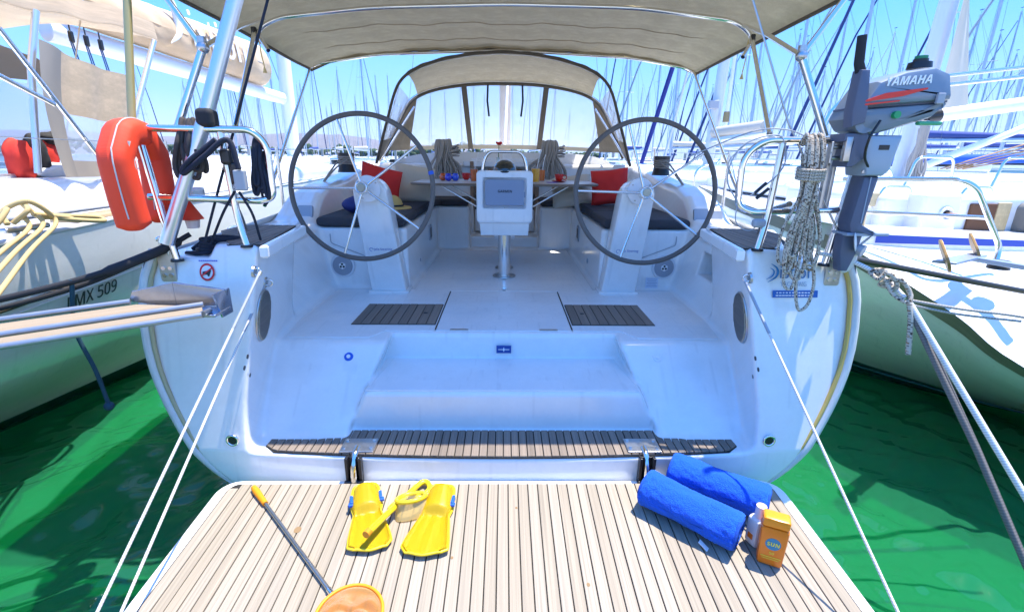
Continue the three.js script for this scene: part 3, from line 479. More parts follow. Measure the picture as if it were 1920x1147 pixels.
// transom hardware
for (const s of [-1, 1]) {
  const wn = V3(-s, -.155, -.15).normalize();  // tower inner face normal
  const at = (y, z, o = 0) => { const X = 1.12 + .155 * (1.53 - y) - .15 * z; return [s * X + wn.x * o, y + wn.y * o, z + wn.z * o]; };
  const v = part('vent_grille', aim(new THREE.CircleGeometry(1, 40).scale(.098, .128, 1), at(1.17, -.30, .010), [wn.x, wn.y, wn.z]), M.black, yacht);
  part('vent_ring', aim(new THREE.TorusGeometry(1, .055, 8, 48).scale(.10, .13, .12), at(1.17, -.30, .008), [wn.x, wn.y, wn.z]), M.steelR, v);
  const fins = []; for (let k = -8; k <= 8; k++) { const x = k * .0112, h = Math.sqrt(Math.max(0, 1 - (x / .098) ** 2)) * .128; fins.push(box(.0038, 2 * h, .006, x, 0, .004, 0)); } for (let k = -4; k <= 4; k++) { const y = k * .026, h = Math.sqrt(1 - (y / .128) ** 2) * .098; fins.push(box(2 * h, .004, .004, 0, y, .003, 0)); }
  part('vent_louvres', aim(merge(fins), at(1.17, -.30, .012), [wn.x, wn.y, wn.z]), M.steelR, v);
  for (const [y, z] of s < 0 ? [[1.425, -.17], [1.33, -.34]] : [[1.41, -.17]]) { const e = part('pad_eye', aim(cyl(.026, .028, .01, 0, 0, 0, 24).rotateX(PI / 2), at(y, z, .006), [wn.x, wn.y, wn.z]), M.steelR, yacht); part('ring', aim(new THREE.TorusGeometry(.017, .0045, 8, 20).rotateY(PI / 2), at(y, z, .02), [wn.x, wn.y, wn.z]), M.steel, e); }
  for (const [y, z] of [[1.03, -.10], [.92, -.13], [.99, -.06]]) part('screw_cap', aim(cyl(.011, .011, .004, 0, 0, 0, 14).rotateX(PI / 2), at(y, z, .003), [wn.x, wn.y, wn.z]), M.black, yacht);
  const dr = part('drain', T(cyl(.022, .022, .006, 0, 0, 0, 20).rotateX(PI / 2), s * 1.31, .62, zAft(.62, 1.31) + .004), M.black, yacht); part('drain_ring', T(new THREE.TorusGeometry(.026, .006, 8, 24), s * 1.31, .62, zAft(.62, 1.31) + .006), M.steel, dr);
  const sc = part('deck_light', T(cyl(.024, .026, .012, 0, 0, 0, 22).rotateX(PI / 2 - .8), s * .86, .875, -.462), s < 0 ? M.blue : M.gel2, yacht); part('lens', T(cyl(.010, .011, .006, 0, 0, 0, 16).rotateX(PI / 2 - .8), s * .86, .881, -.455), M.white, sc);
  // chain plate
  const y0 = 1.44, x0 = s * 1.59, zz = zAft(1.44, 1.52) + .012; const cp = part('chain_plate', plate(rrect(.075, .16, .012).map(([x, y]) => [x + x0, y + y0]), zz, .01, .002), M.steelR, yacht);
  for (const [a, b] of [[-.016, -.015], [.016, -.015], [-.016, -.05], [.016, -.05]]) part('bolt', T(cyl(.010, .010, .008, 0, 0, 0, 12).rotateX(PI / 2), x0 + a, y0 + b, zz + .003), M.steel, cp);
  part('toggle', [box(.012, .09, .03, x0 - s * .005 - .016, y0 + .09, zz - .01, .004), box(.012, .09, .03, x0 - s * .005 + .016, y0 + .09, zz - .01, .004), cyl(.010, .010, .055, 0, 0, 0, 12).rotateZ(PI / 2).translate(x0, y0 + .12, zz - .01)], M.steel, cp);
  // helm side wall items
  part('speaker', T(cyl(.092, .096, .012, 0, 0, 0, 40).rotateX(PI / 2), s * 1.255, 1.125, -1.664), mat([.66, .67, .69], .4), yacht); const sp = yacht.children[yacht.children.length - 1];
  part('speaker_cone', T(cyl(.074, .078, .008, 0, 0, 0, 40).rotateX(PI / 2), s * 1.255, 1.125, -1.656), mat([.30, .32, .36], .5), sp);
  part('speaker_logo', [T(cyl(.028, .028, .006, 0, 0, 0, 6).rotateX(PI / 2), s * 1.255, 1.125, -1.651)], M.white, sp); part('speaker_logo', [0, 1, 2].map(k => T(cyl(.009, .009, .004, 0, 0, 0, 14).rotateX(PI / 2), s * 1.255 + .013 * Math.cos(k * 2.094 + PI / 2), 1.125 + .013 * Math.sin(k * 2.094 + PI / 2), -1.6485)), M.black, sp);
  part('drain_slot', T(box(.02, .05, .008, s * 1.40, 1.12, -1.664, .006), 0, 0, 0), M.steelR, yacht);
  const ot = part('step_light', box(.014, .15, .14, s * .747, 1.21, -2.85, .01), M.plasticG, yacht); part('lens', box(.012, .10, .09, s * .742, 1.21, -2.85, .006), M.black, ot);
  part('locker_catch', box(.012, .035, .025, s * .746, 1.06, -2.22, .006), M.plasticG, yacht);
  part('instrument', (() => { const g = plate(rrect(.115, .105, .012), .008, .016, .004); g.rotateX(-.35); g.translate(s * 1.525, 1.522, -1.735); return g; })(), M.grey, yacht);
  if (s > 0) part('instrument', (() => { const g = plate(rrect(.10, .10, .012), .008, .016, .004); g.rotateX(-.35); g.translate(1.645, 1.512, -1.735); return g; })(), M.grey, yacht);
  // lower locker seam in the seat front
  part('locker_seam', pipe([[s * 1.33, 1.37, -1.664], [s * 1.33, 1.30, -1.664], [s * 1.02, 1.18, -1.662]], .003, .02, 6), M.plasticG, yacht);
}
{ // port locker door, starboard engine lever and cubby
  part('locker_door', box(.006, .40, .44, -1.494, 1.19, -1.27, .01), M.gel2, yacht); part('door_gap', pipe([[-1.489, 1.395, -1.05], [-1.489, .985, -1.05], [-1.489, .985, -1.49]], .003, .02, 6), M.plasticG, yacht);
  for (const y of [1.30, 1.06]) part('door_hinge', box(.008, .05, .02, -1.488, y, -1.045, .003), M.steelR, yacht);
  for (let k = 0; k < 7; k++) part('screw_cap', T(cyl(.006, .006, .004, 0, 0, 0, 10).rotateZ(PI / 2), -1.489, 1.34 - .055 * k + (k > 3 ? -.02 : 0), -1.42 - .01 * k), M.black, yacht);
  const lv = part('engine_lever', [cyl(.032, .036, .03, 0, 0, 0, 24).rotateZ(PI / 2).translate(1.475, 1.06, -1.30)], M.steelR, yacht); part('lever_arm', pipe([[1.455, 1.06, -1.30], [1.44, 1.16, -1.34], [1.43, 1.245, -1.38]], .008, .05, 10), M.steel, lv); part('lever_grip', tubeP([[1.40, 1.247, -1.38], [1.47, 1.25, -1.38]], .011, 10), M.steelR, lv);
  
  part('socket_cap', [cyl(.034, .034, .02, 0, 0, 0, 20).rotateX(PI / 2).translate(1.455, 1.305, -1.655), box(.05, .05, .03, 1.455, 1.295, -1.645, .01)], M.blue, yacht, 'blue socket cap');
  part('notice_plate', [box(.10, .085, .003, 1.17, 1.0, -1.662, .001)], mat([.62, .68, .78], .5), yacht); part('notice_text', [0, 1, 2, 3, 4].map(k => box(.08 - .012 * (k % 2), .004, .002, 1.17, 1.03 - .014 * k, -1.660, 0)), mat([.28, .34, .45], .6), yacht);
  const em = part('emblem', box(.088, .048, .004, 0, .846, -.648, .001), mat([.01, .06, .28], .3), yacht); part('emblem_star', [box(.066, .004, .002, 0, .846, -.6448, 0), box(.004, .026, .002, 0, .846, -.6446, 0), T(new THREE.CylinderGeometry(.008, .008, .002, 4).rotateX(PI / 2), 0, .846, -.6447)], M.white, em);
}
{ // stickers on the transom quarters, lying in the sloping face
  const lie = (g, x, y) => { g.rotateX(-Math.atan(.22)); return g.translate(x, y, zAft(y, Math.abs(x)) + .006); };
  const yaw = (g, s) => g.rotateY(s * .10);
  const st = part('company_sticker', lie(yaw(T(text('istion', .055, .001, fontR), -.06, 0, 0), 1), 1.375, 1.40), mat([.03, .16, .36], .45), yacht, 'company lettering on the transom');
  part('sticker_text', lie(yaw(T(text('YACHTING', .021, .001, fontR), -.05, 0, 0), 1), 1.375, 1.362), mat([.30, .40, .55], .45), st);
  part('sticker_swirl', lie(yaw(merge([tubeP(spline([[-.02, .07, 0], [.012, .045, 0], [.01, .01, 0], [-.035, -.02, 0]], 20), t => .0045 * Math.sin(PI * t) + .0008, 6), tubeP(spline([[-.025, .05, 0], [-.005, .035, 0], [-.012, .012, 0], [-.045, -.006, 0]], 20), t => .003 * Math.sin(PI * t) + .0006, 6)]), 1), 1.295, 1.40), mat([.02, .20, .42], .45), st);
  part('sticker_band', lie(yaw(box(.235, .034, .001, .02, 0, 0, 0), 1), 1.385, 1.325), mat([.01, .11, .40], .45), st);
  part('band_text', lie(yaw(merge([0, 1].flatMap(k => Array.from({ length: 12 }, (_, i) => box(.008 + .007 * hash(i, k), .005, .001, -.075 + i * .0165, .006 - .013 * k, .0012, 0)))), 1), 1.385, 1.325), M.white, st);
  const ns = part('warning_sticker', lie(yaw(T(new THREE.TorusGeometry(.033, .0045, 6, 40).scale(1, 1.1, .2), 0, 0, 0), -1), -1.40, 1.41), mat([.75, .02, .03], .45), yacht, 'round red no-shoes sticker');
  part('sticker_disc', lie(yaw(new THREE.CircleGeometry(.033, 32).scale(1, 1.1, 1).translate(0, 0, -.0005), -1), -1.40, 1.41), M.white, ns);
  part('shoe_pictogram', lie(yaw(merge([plate([[-.022, -.012], [.002, -.012], [.006, -.02], [.012, -.02], [.022, .008], [.014, .014], [.002, .006], [-.02, .002]], .0025, .001, 0)]), -1), -1.40, 1.41), M.black, ns);
  part('sticker_bar', lie(yaw(box(.006, .066, .001, 0, 0, .004, 0).rotateZ(-.95), -1), -1.40, 1.41), mat([.75, .02, .03], .45), ns);
  part('small_lettering', lie(yaw(merge(Array.from({ length: 9 }, (_, i) => box(.008, .006, .001, -.045 + i * .0105, 0, 0, 0))), -1), -1.39, 1.462), mat([.08, .12, .5], .5), yacht);
}
// backstay legs
part('backstay_tube', [tubeP([[-1.55, 1.548, -.20], [-1.31, 2.10, -.26], [-1.16, 2.55, -.34], [-.96, 3.1, -.45]], .031, 20)], M.alu, yacht, 'thick grey tube rising from the port chain plate');
part('backstay_collar', [box(.078, .085, .075, -1.305, 2.09, -.258, .025)], M.blackS, yacht);
part('backstay_wire', [tubeP([[1.59, 1.56, -.19], [1.29, 2.10, -.30], [.98, 2.9, -.45], [.6, 3.9, -.7]], .0045, 8)], M.steelR, yacht);
part('backstay_wire', [tubeP([[-1.40, 1.55, -.24], [-1.20, 2.1, -.31], [-.93, 2.9, -.45], [-.6, 3.9, -.7]], .006, 8)], M.lineB, yacht);
// side winches, mast
for (const s of [-1, 1]) { const x = s * 1.50, y = 1.80, z = -2.75; const w = part('winch', [cyl(.062, .085, .10, x, y + .04, z, 28), cyl(.075, .075, .03, x, y + .15, z, 28), cyl(.05, .055, .10, x, y + .1, z, 24)], M.black, yacht); part('winch_line', [0, 1, 2, 3, 4].map(k => T(new THREE.TorusGeometry(.066 + .004 * (k % 2), .009, 7, 28).rotateX(PI / 2 + .08 * s), x, y + .065 + .019 * k, z)), M.lineG, w); part('line_tail', [rope([[x, y + .13, z + .06], [x + s * .05, y + .08, z + .12], [x + s * .12, y - .1, z + .35], [x + s * .2, y - .28, z + .55]], .008, 24), rope([[x - s * .03, y + .1, z + .07], [x + s * .05, y + .02, z + .2], [x + s * .15, y - .16, z + .42]], .008, 24)], M.lineG, w); }
part('mast', [tubeP([[.0, 1.6, -7.2], [0, 15.5, -7.5]], .10, 16, true, [1, .72])], mat([.50, .36, .24], .4, { metalness: .2 }), yacht);
part('shroud', [tubeP([[-1.85, 1.6, -7], [-1.2, 6, -7.1], [0, 12, -7.4]], .005, 6), tubeP([[1.85, 1.6, -7], [1.2, 6, -7.1], [0, 12, -7.4]], .005, 6), tubeP([[0, 1.9, -11.8], [0, 14.5, -7.6]], .006, 6)], M.steelR, yacht);
part('boom_vang', tubeP([[.0, 2.1, -7.1], [.05, 3.3, -5.4]], .025, 10), M.alu, yacht);
// ---------------------------------------------------------------- loose things on the yacht
function pillow(w, h, t, seed = 1) {
  const make = s => { const q = []; for (let i = 0; i <= 22; i++) { const a = []; for (let j = 0; j <= 22; j++) { const u = i / 11 - 1, v = j / 11 - 1, k = 1 - .07 * (1 - u * u) * Math.abs(v) ** 3 * 0, px = u * (1 - .08 * (1 - v * v) * 0 - .06 * (1 - Math.abs(v)) * u * u), py = v * (1 - .06 * (1 - Math.abs(u)) * v * v); const e = Math.pow((1 - u ** 4) * (1 - v ** 4), .5); a.push([px * w / 2, py * h / 2, s * (t / 2 * e + .012 * e * (vnoise(u * 3 + seed * 7, v * 3 + s) - .5))]); } q.push(a); } return grid(q); };
  return merge([make(1), make(-1)]);
}
function roundSlab(P, y0, h, r) { const s = new THREE.Shape(P.map(p => new THREE.Vector2(p[0], -p[1]))); const g = new THREE.ExtrudeGeometry(s, { depth: h - 2 * r, bevelEnabled: true, bevelThickness: r, bevelSize: r, bevelOffset: -r, bevelSegments: 5 }); g.rotateX(-PI / 2); g.translate(0, y0 + r, 0); return uvM(toCreasedNormals(g, .9)); }
for (const s of [-1, 1]) {
  const side = s < 0 ? 'port' : 'starboard', lr = s < 0 ? 'left' : 'right', f = P => s > 0 ? P : P.slice().reverse();
  single('seat_cushion', roundSlab(f([[s * .765, -1.655], [s * 1.42, -1.655], [s * 1.42, -2.26], [s * .765, -2.26]]), 1.424, .075, .03), M.cushion, `dark grey seat cushion on the bench right behind the ${lr} steering wheel`, 'cushion', 'seat cushions');
  single('seat_cushion', roundSlab(f([[s * .765, -2.275], [s * 1.42, -2.275], [s * 1.42, -3.80], [s * .40, -3.80], [s * .40, -3.385], [s * .70, -3.385], [s * .765, -3.25]]), 1.424, .075, .03), M.cushion, `dark grey L-shaped seat cushion at the forward end of the ${lr} bench`, 'cushion', 'seat cushions');
}
function setP(o, p, r = [0, 0, 0]) { o.position.set(...p); o.rotation.set(...r); return o; }
setP(single('scatter_pillow', pillow(.40, .38, .15, 1), M.red, 'red pillow leaning on the left bench, beside the wheel hub', 'pillow', 'scatter pillows'), [-1.20, 1.665, -2.78], [-.30, .55, -.12]);
setP(single('scatter_pillow', pillow(.42, .40, .16, 2), M.cushW, 'cream pillow behind the red one on the left bench', 'pillow', 'scatter pillows'), [-.93, 1.66, -3.12], [-.28, .42, -.05]);
setP(single('scatter_pillow', pillow(.36, .34, .15, 3), M.red, 'bright red pillow leaning on the right bench, beside the wheel', 'pillow', 'scatter pillows'), [1.02, 1.675, -2.78], [-.22, -.35, .04]);
setP(single('scatter_pillow', pillow(.42, .36, .16, 4), M.cushW, 'cream pillow lying low on the right bench below the table', 'pillow', 'scatter pillows'), [.70, 1.61, -3.12], [-.65, -.15, .05]);
{ const h = thing('straw_hat', 'yellow straw sun hat lying on the left bench behind the pedestal', 'hat', [-.985, 1.50, -2.33]); const m = mat([.62, .44, .15], .85, { bumpMap: rep(weaveB, 3, 3), bumpScale: .001 }); part('brim', cyl(.15, .16, .012, 0, .006, 0, 30), m, h); part('crown', T(new THREE.SphereGeometry(.085, 24, 10, 0, 2 * PI, 0, PI / 2).scale(1, 1.2, 1), 0, .01, 0), m, h); part('band', T(new THREE.TorusGeometry(.084, .008, 6, 28).rotateX(PI / 2), 0, .025, 0), M.lineB, h); }
{ const g = new THREE.SphereGeometry(.11, 24, 16), p = g.attributes.position; for (let i = 0; i < p.count; i++) { const n = 1 + .18 * (vnoise(p.getX(i) * 22 + 5, p.getZ(i) * 22 + p.getY(i) * 15 + 5) - .5); p.setXYZ(i, p.getX(i) * n * 1.1, p.getY(i) * n * .62, p.getZ(i) * n); } g.computeVertexNormals(); setP(single('crumpled_bag', g, mat([.008, .02, .14], .7), 'small dark blue cloth bag on the left bench by the pedestal', 'bag'), [-1.19, 1.565, -1.93]); }
{ const b = thing('black_bag', 'black bag stuffed in the cubby right of the starboard wheel', 'bag', [1.55, 1.175, -1.19]); const g = new THREE.SphereGeometry(.1, 24, 16).scale(.35, .62, 1.05); part('bag_body', T(g, 0, .045, 0), M.blackS, b); part('red_tag', box(.01, .012, .08, -.03, .05, .14, .003), M.red, b); }
// drinks on the cockpit table
const TY = 1.717;
function cup(name, label, x, z, m, saucer) { const c = thing(name, label, 'cup', [x, TY, z]); const pr = [[.0, .008], [.022, .008], [.036, .03], [.042, .075], [.039, .075], [.033, .032], [.02, .014], [0, .013]].map(p => new THREE.Vector2(...p)); part('cup_body', new THREE.LatheGeometry(pr, 24), m, c); part('handle', T(new THREE.TorusGeometry(.02, .005, 7, 18), .052, .045, 0), m, c); if (saucer) part('saucer', new THREE.LatheGeometry([[0, 0], [.04, 0], [.075, .012], [.072, .016], [.03, .007], [0, .007]].map(p => new THREE.Vector2(...p)), 28), m, c); return c; }
function glass(name, label, x, z, h, r, col, straw, fill = .85) { const g = thing(name, label, 'glass', [x, TY, z]); const gm = new THREE.MeshPhysicalMaterial({ color: L(.95, .97, 1), transmission: 1, roughness: .03, thickness: 0, ior: 1.45, side: THREE.DoubleSide }); part('tumbler', new THREE.LatheGeometry([[0, .004], [r * .85, .004], [r, h]].map(p => new THREE.Vector2(...p)), 24), gm, g); part('drink', T(new THREE.CylinderGeometry(r * .94, r * .82, h * fill, 24), 0, h * fill / 2 + .008, 0), mat(col, .2), g); if (straw) part('straw', tubeP([[-.01, .02, 0], [straw * .6, h * 1.7, .01], [straw, h * 2.1, .01]], .0035, 6), M.white, g); return g; }
const redC = mat([.55, .015, .01], .2, { clearcoat: .6 });
cup('coffee_cup', 'red coffee cup on the left leaf of the cockpit table', -.375, -2.82, redC, false); cup('coffee_cup', 'red coffee cup with red saucer near the right end of the cockpit table', .52, -2.72, redC, true);
glass('juice_glass', 'tall glass of red orange juice with straw beside the left red cup', -.285, -2.62, .125, .036, [.55, .10, .01], .045);
glass('juice_glass', 'large glass of yellow orange juice with straw right of the plotter pod', .285, -2.56, .14, .04, [.75, .34, .01], .05);
glass('juice_glass', 'orange glass partly hidden behind the yellow juice on the right table leaf', .36, -2.80, .12, .034, [.62, .14, .01], .03);
{ let k = 0; for (const [x, z, c, w] of [[-.60, -2.82, [.60, .10, .02], 'orange round candle glass at the left end of the row on the table'], [-.54, -2.76, [.02, .04, .60], 'dark blue round candle glass in the middle of the row on the table'], [-.475, -2.78, [.02, .10, .72], 'bright blue round candle glass at the right end of the row on the table']]) { const g = thing('candle_glass', w, 'candle glass', [x, TY, z], 'candle glasses on the table'); part('bowl', T(sph(.036, 0, .034, 0, 20), 0, 0, 0), mat(c, .1, { clearcoat: 1 }), g); part('neck', T(new THREE.TorusGeometry(.022, .005, 6, 20).rotateX(PI / 2), 0, .066, 0), mat(c, .1), g); } }
{ const v = glass('juice_carafe', 'carafe of yellow juice standing at the back of the table behind the compass', .02, -3.12, .26, .052, [.80, .42, .02], 0, .62); v.userData.category = 'carafe'; }
{ const f = thing('flower_vase', 'slim vase with a single red flower behind the compass', 'vase', [-.07, TY, -3.16]); part('vase_body', new THREE.LatheGeometry([[0, 0], [.03, 0], [.034, .08], [.014, .19], [.018, .22]].map(p => new THREE.Vector2(...p)), 20), mat([.5, .6, .62], .1), f); part('stem', tubeP([[0, .1, 0], [.01, .34, 0]], .004, 6), mat([.03, .12, .02], .7), f); part('blossom', Array.from({ length: 9 }, (_, i) => { const g = new THREE.SphereGeometry(.022, 10, 6).scale(1, .45, .7); g.translate(.018, 0, 0); g.rotateZ(.5); g.rotateY(i * .7); return T(g, .01, .345 + .004 * (i % 3), 0); }), M.red, f); }
{ const n = single('napkin', box(.09, .004, .06, 0, 0, 0, .001), mat([.25, .12, .5], .8), 'purple napkin on the right leaf of the cockpit table', 'napkin'); n.position.set(.44, TY + .004, -2.60); n.rotation.y = .3; }

// rope coils: hanging hanks of line
const fleck = tex(256, 64, (u, v) => { const a = Math.floor(u * 40 + v * 2) % 3, k = hash(Math.floor(u * 40 + v * 3), Math.floor(v * 6)); return k > .80 ? [.36, .31, .27] : k > .68 ? [.72, .56, .40] : [.93, .88, .80]; });
const fleckM = mat([.80, .78, .74], .85, { map: rep(fleck, 7, 1), bumpMap: rep(weaveB, 60, 1), bumpScale: .0012 });
const twistT = tex(128, 32, (u, v) => { const k = .80 + .20 * Math.abs(Math.sin((u * 16 + v) * PI)); return [k, k, k]; });
const ropeG = mat([.42, .38, .33], .9, { map: rep(twistT, 5, 1) }), ropeY = mat([.60, .45, .20], .85, { map: rep(twistT, 9, 1) }), ropeW = mat([.78, .76, .72], .8, { map: rep(twistT, 6, 1) });
function hank(x, y, z, w, h, n, r, seed, m, parent, name, waist = .0, dz = .05) {
  const q = RNG(seed), gs = [];
  for (let i = 0; i < n; i++) { const a = (i / (n - 1) - .5) * w + (q() - .5) * .02, sp = w * (.20 + .5 * q()), hh = h * (.72 + .34 * q()), o = dz * (q() - .3), k = waist; const xw = v => x + v * (1 - k);
    gs.push(tubeP(spline([[x + a * .45 - .012, y + .012 * q(), z - .02], [x + a * .5, y + .03 + .02 * q(), z + .01], [x + a * .6, y - h * .10, z + .035 + o * .5], [xw(a * .62 - sp * .15), y - h * .34, z + .035 + o], [x + a * .9 - sp * .45, y - hh * .72, z + .03 + o], [x + a - sp * .28, y - hh * .97, z + .03 + o], [x + a + sp * .28, y - hh, z + .034 + o], [x + a * .9 + sp * .45, y - hh * .74, z + .028 + o], [xw(a * .6 + sp * .15), y - h * .34, z + .02 + o], [x + a * .5, y - h * .06, z]], 46), r, 7)); }
  if (name) return part(name, gs, m, parent); return gs;
}
for (const s of [-1, 1]) {
  const x = s < 0 ? -.675 : .545, c = thing('rope_hank', s < 0 ? 'grey rope hank on the cabin winch left of the plotter pod' : 'grey rope hank on the cabin winch right of the plotter pod', 'rope', [x, 1.93, -3.80], 'hanks of line on the cabin winches');
  part('winch_drum', [cyl(.058, .075, .10, 0, 0, -.05, 24), cyl(.07, .07, .03, 0, .075, -.05, 24), box(.06, .03, .16, .01, .12, -.04, .01)], M.black, c);
  hank(-.03, .15, .02, .31, .42, 18, .0095, s < 0 ? 3 : 9, ropeG, c, 'rope_loops', .1, .07);
  part('rope_loops', Array.from({ length: 5 }, (_, i) => T(new THREE.TorusGeometry(.085 + .006 * (i % 3), .0085, 7, 30).rotateX(PI / 2 + .15 * (i % 2)).rotateZ(.1 * i), .06, .02 + .022 * i, -.02)), ropeG, c);
}
{ const c = thing('rope_hank', 'large white flecked rope hank hanging from the starboard pushpit', 'rope', [0, 0, 0], 'ropes on the pushpit'); hank(1.335, 2.0, -.17, .13, .62, 13, .0068, 21, fleckM, c, 'rope_loops', .25, .05); part('whipping', [0, 1, 2, 3].map(k => T(new THREE.TorusGeometry(.056, .007, 7, 26).rotateX(PI / 2 + .12).scale(1, 1, .75), 1.335, 1.865 + .013 * k, -.14)), fleckM, c); part('end_loop', [rope([[1.375, 1.60, -.13], [1.43, 1.42, -.12], [1.425, 1.30, -.12], [1.385, 1.27, -.12], [1.355, 1.36, -.12], [1.34, 1.5, -.12]], .0072, 40)], fleckM, c); }
{ const c = thing('rope_hank', 'dark line bundled with black blocks on the port pushpit beside the grey tube', 'rope', [0, 0, 0], 'ropes on the pushpit'); hank(-1.40, 2.04, -.28, .10, .20, 7, .010, 33, mat([.055, .045, .04], .9), c, 'rope_loops', 0, .05); part('block', [box(.045, .10, .03, -1.205, 1.86, -.24, .014), box(.05, .07, .035, -1.235, 1.93, -.235, .015)], M.black, c); part('cam_cleat', [box(.05, .09, .03, -1.18, 1.83, -.22, .008)], M.plasticG, c); part('tail', [rope([[-1.25, 2.0, -.2], [-1.38, 1.9, -.18], [-1.40, 1.86, -.18], [-1.30, 1.93, -.18], [-1.2, 2.0, -.2], [-1.17, 1.88, -.2]], .012, 40), rope([[-1.22, 1.78, -.23], [-1.30, 1.68, -.25], [-1.40, 1.53, -.28]], .006, 20), rope([[-1.2, 1.78, -.23], [-1.16, 1.68, -.24], [-1.17, 1.55, -.3]], .006, 20)], M.lineB, c); }
{ const c = thing('rope_hank', 'black line hank hanging inside the rounded end of the port pushpit', 'rope', [0, 0, 0], 'ropes on the pushpit'); hank(-1.12, 1.965, -.31, .06, .21, 8, .0085, 41, M.lineB, c, 'rope_loops', .1, .03); part('end', [rope([[-1.13, 1.80, -.29], [-1.12, 1.72, -.29], [-1.09, 1.76, -.29]], .006, 16)], M.lineB, c); }
{ const c = single('line_heap', merge(Array.from({ length: 5 }, (_, i) => rope([[-1.50 + .03 * i, 1.475 + .012 * i, -.42 - .04 * i], [-1.38, 1.49 + .016 * i, -.36], [-1.33 + .02 * i, 1.485 + .012 * i, -.50], [-1.42, 1.49 + .012 * i, -.60 + .02 * i], [-1.52, 1.48, -.50]], .011, 40))), M.lineB, 'heap of black line on the side deck beside the port quarter seat', 'rope'); c.position.set(-.06, 0, .08); }
{ const c = thing('safety_wire', 'thin wire loop with black swivel ends on the starboard pushpit', 'wire', [0, 0, 0]); part('wire', [rope([[1.10, 1.74, -.27], [1.03, 1.86, -.27], [1.07, 2.0, -.25], [1.22, 2.045, -.24], [1.27, 1.95, -.24], [1.24, 1.87, -.24], [1.14, 1.78, -.25]], .0035, 60, 6), rope([[1.10, 2.02, -.26], [1.03, 1.92, -.28], [1.09, 1.78, -.27], [1.10, 1.66, -.27], [1.17, 1.62, -.26], [1.24, 1.70, -.26]], .0025, 50, 6), rope([[.92, 1.95, -.5], [1.12, 2.06, -.3], [1.25, 2.07, -.24], [1.36, 2.03, -.22]], .003, 40, 6)], M.plasticG, c); part('swivel', [tubeP([[1.155, 1.795, -.24], [1.20, 1.84, -.24]], .008, 8), tubeP([[1.165, 1.77, -.24], [1.215, 1.815, -.24]], .008, 8)], M.black, c); part('lamp', [box(.06, .04, .04, 1.20, 1.655, -.25, .014)], M.plasticG, c); }

// horseshoe lifebuoy
{
  const b = thing('lifebuoy', 'red orange horseshoe lifebuoy strapped to the port pushpit', 'lifebuoy', [-1.60, 1.82, -.19]); b.scale.setScalar(.93); b.rotation.set(0, 1.68, .0); const m = mat([.86, .055, .012], .65, { bumpMap: rep(weaveB, 3, 3), bumpScale: .0006 });
  const U = []; for (let i = 0; i <= 48; i++) { const t = i / 48, a = lerp(-.30, PI + .30, t); let x = .142 * Math.cos(a), y = .10 + .125 * Math.sin(a); if (t < .34) { const k = (.34 - t) / .34; x = .142 - .03 * k * k; y = lerp(.125, -.205, k); } if (t > .66) { const k = (t - .66) / .34; x = -.142 + .03 * k * k; y = lerp(.125, -.205, k); } U.push([x, y, 0]); }
  const sq = (n => { const ps = A3(U), pos = [], idx = [], uv = [], K = 20; for (let i = 0; i < ps.length; i++) { const t = ps[Math.min(i + 1, ps.length - 1)].clone().sub(ps[Math.max(0, i - 1)]).normalize(), N = V3(t.y, -t.x, 0), end = Math.min(1, Math.min(i, ps.length - 1 - i) / 1.6 + .55); for (let k = 0; k <= K; k++) { const a = k / K * 2 * PI, c = Math.sign(Math.cos(a)) * Math.pow(Math.abs(Math.cos(a)), .72) * .058 * end, s = Math.sign(Math.sin(a)) * Math.pow(Math.abs(Math.sin(a)), .72) * .064 * end, w = 1 + .035 * (vnoise(i * .5, k * .5 + 9) - .5); pos.push(ps[i].x + N.x * c * w, ps[i].y + N.y * c * w, s * w); uv.push(i * .03, k / K); } } for (let i = 0; i < ps.length - 1; i++) for (let k = 0; k < K; k++) { const a = i * (K + 1) + k, c = a + K + 1; idx.push(a, c, a + 1, c, c + 1, a + 1); } for (const e of [0, ps.length - 1]) { const c = pos.length / 3; pos.push(ps[e].x, ps[e].y, ps[e].z); uv.push(0, 0); for (let k = 0; k < K; k++) { const a = e * (K + 1) + k; e ? idx.push(c, a + 1, a) : idx.push(c, a, a + 1); } } const g = new THREE.BufferGeometry(); g.setAttribute('position', new THREE.Float32BufferAttribute(pos, 3)); g.setAttribute('uv', new THREE.Float32BufferAttribute(uv, 2)); g.setIndex(idx); g.computeVertexNormals(); return g; })();
  part('cover', sq, m, b);
  for (const s of [-1, 1]) part('piping', tubeP(U.slice(3, -3).map(([x, y], i, A) => { const a = A[Math.max(0, i - 1)], c = A[Math.min(A.length - 1, i + 1)], l = Math.hypot(c[0] - a[0], c[1] - a[1]), nx_ = (c[1] - a[1]) / l, ny = -(c[0] - a[0]) / l; return [x + nx_ * .0585 * s, y + ny * .0585 * s, .0 + (s > 0 ? .02 : .0)]; }), .003, 6), M.lineW, b);
  part('reflective_strip', box(.02, .12, .004, -.13, .12, .0605, .001), mat([.5, .48, .46], .4), b);
  const l = new THREE.Group(); l.name = 'safety_light'; l.position.set(.13, -.12, .13); b.add(l); part('float', [T(new THREE.ConeGeometry(.055, .10, 24), 0, -.02, 0), cyl(.04, .04, .05, 0, .05, 0, 20)], m, l); part('lens', [cyl(.034, .028, .04, 0, -.095, 0, 20)], mat([.75, .6, .55], .3), l); part('clamp', [box(.12, .035, .03, .03, .06, .03, .008), box(.04, .07, .05, .07, .05, .02, .01)], M.white, l);
  part('lanyard', [rope([[.1, -.24, .0], [.11, -.30, .01], [.10, -.36, .0], [.13, -.30, .0], [.12, -.24, 0]], .0028, 24, 5)], M.lineB, b);
}
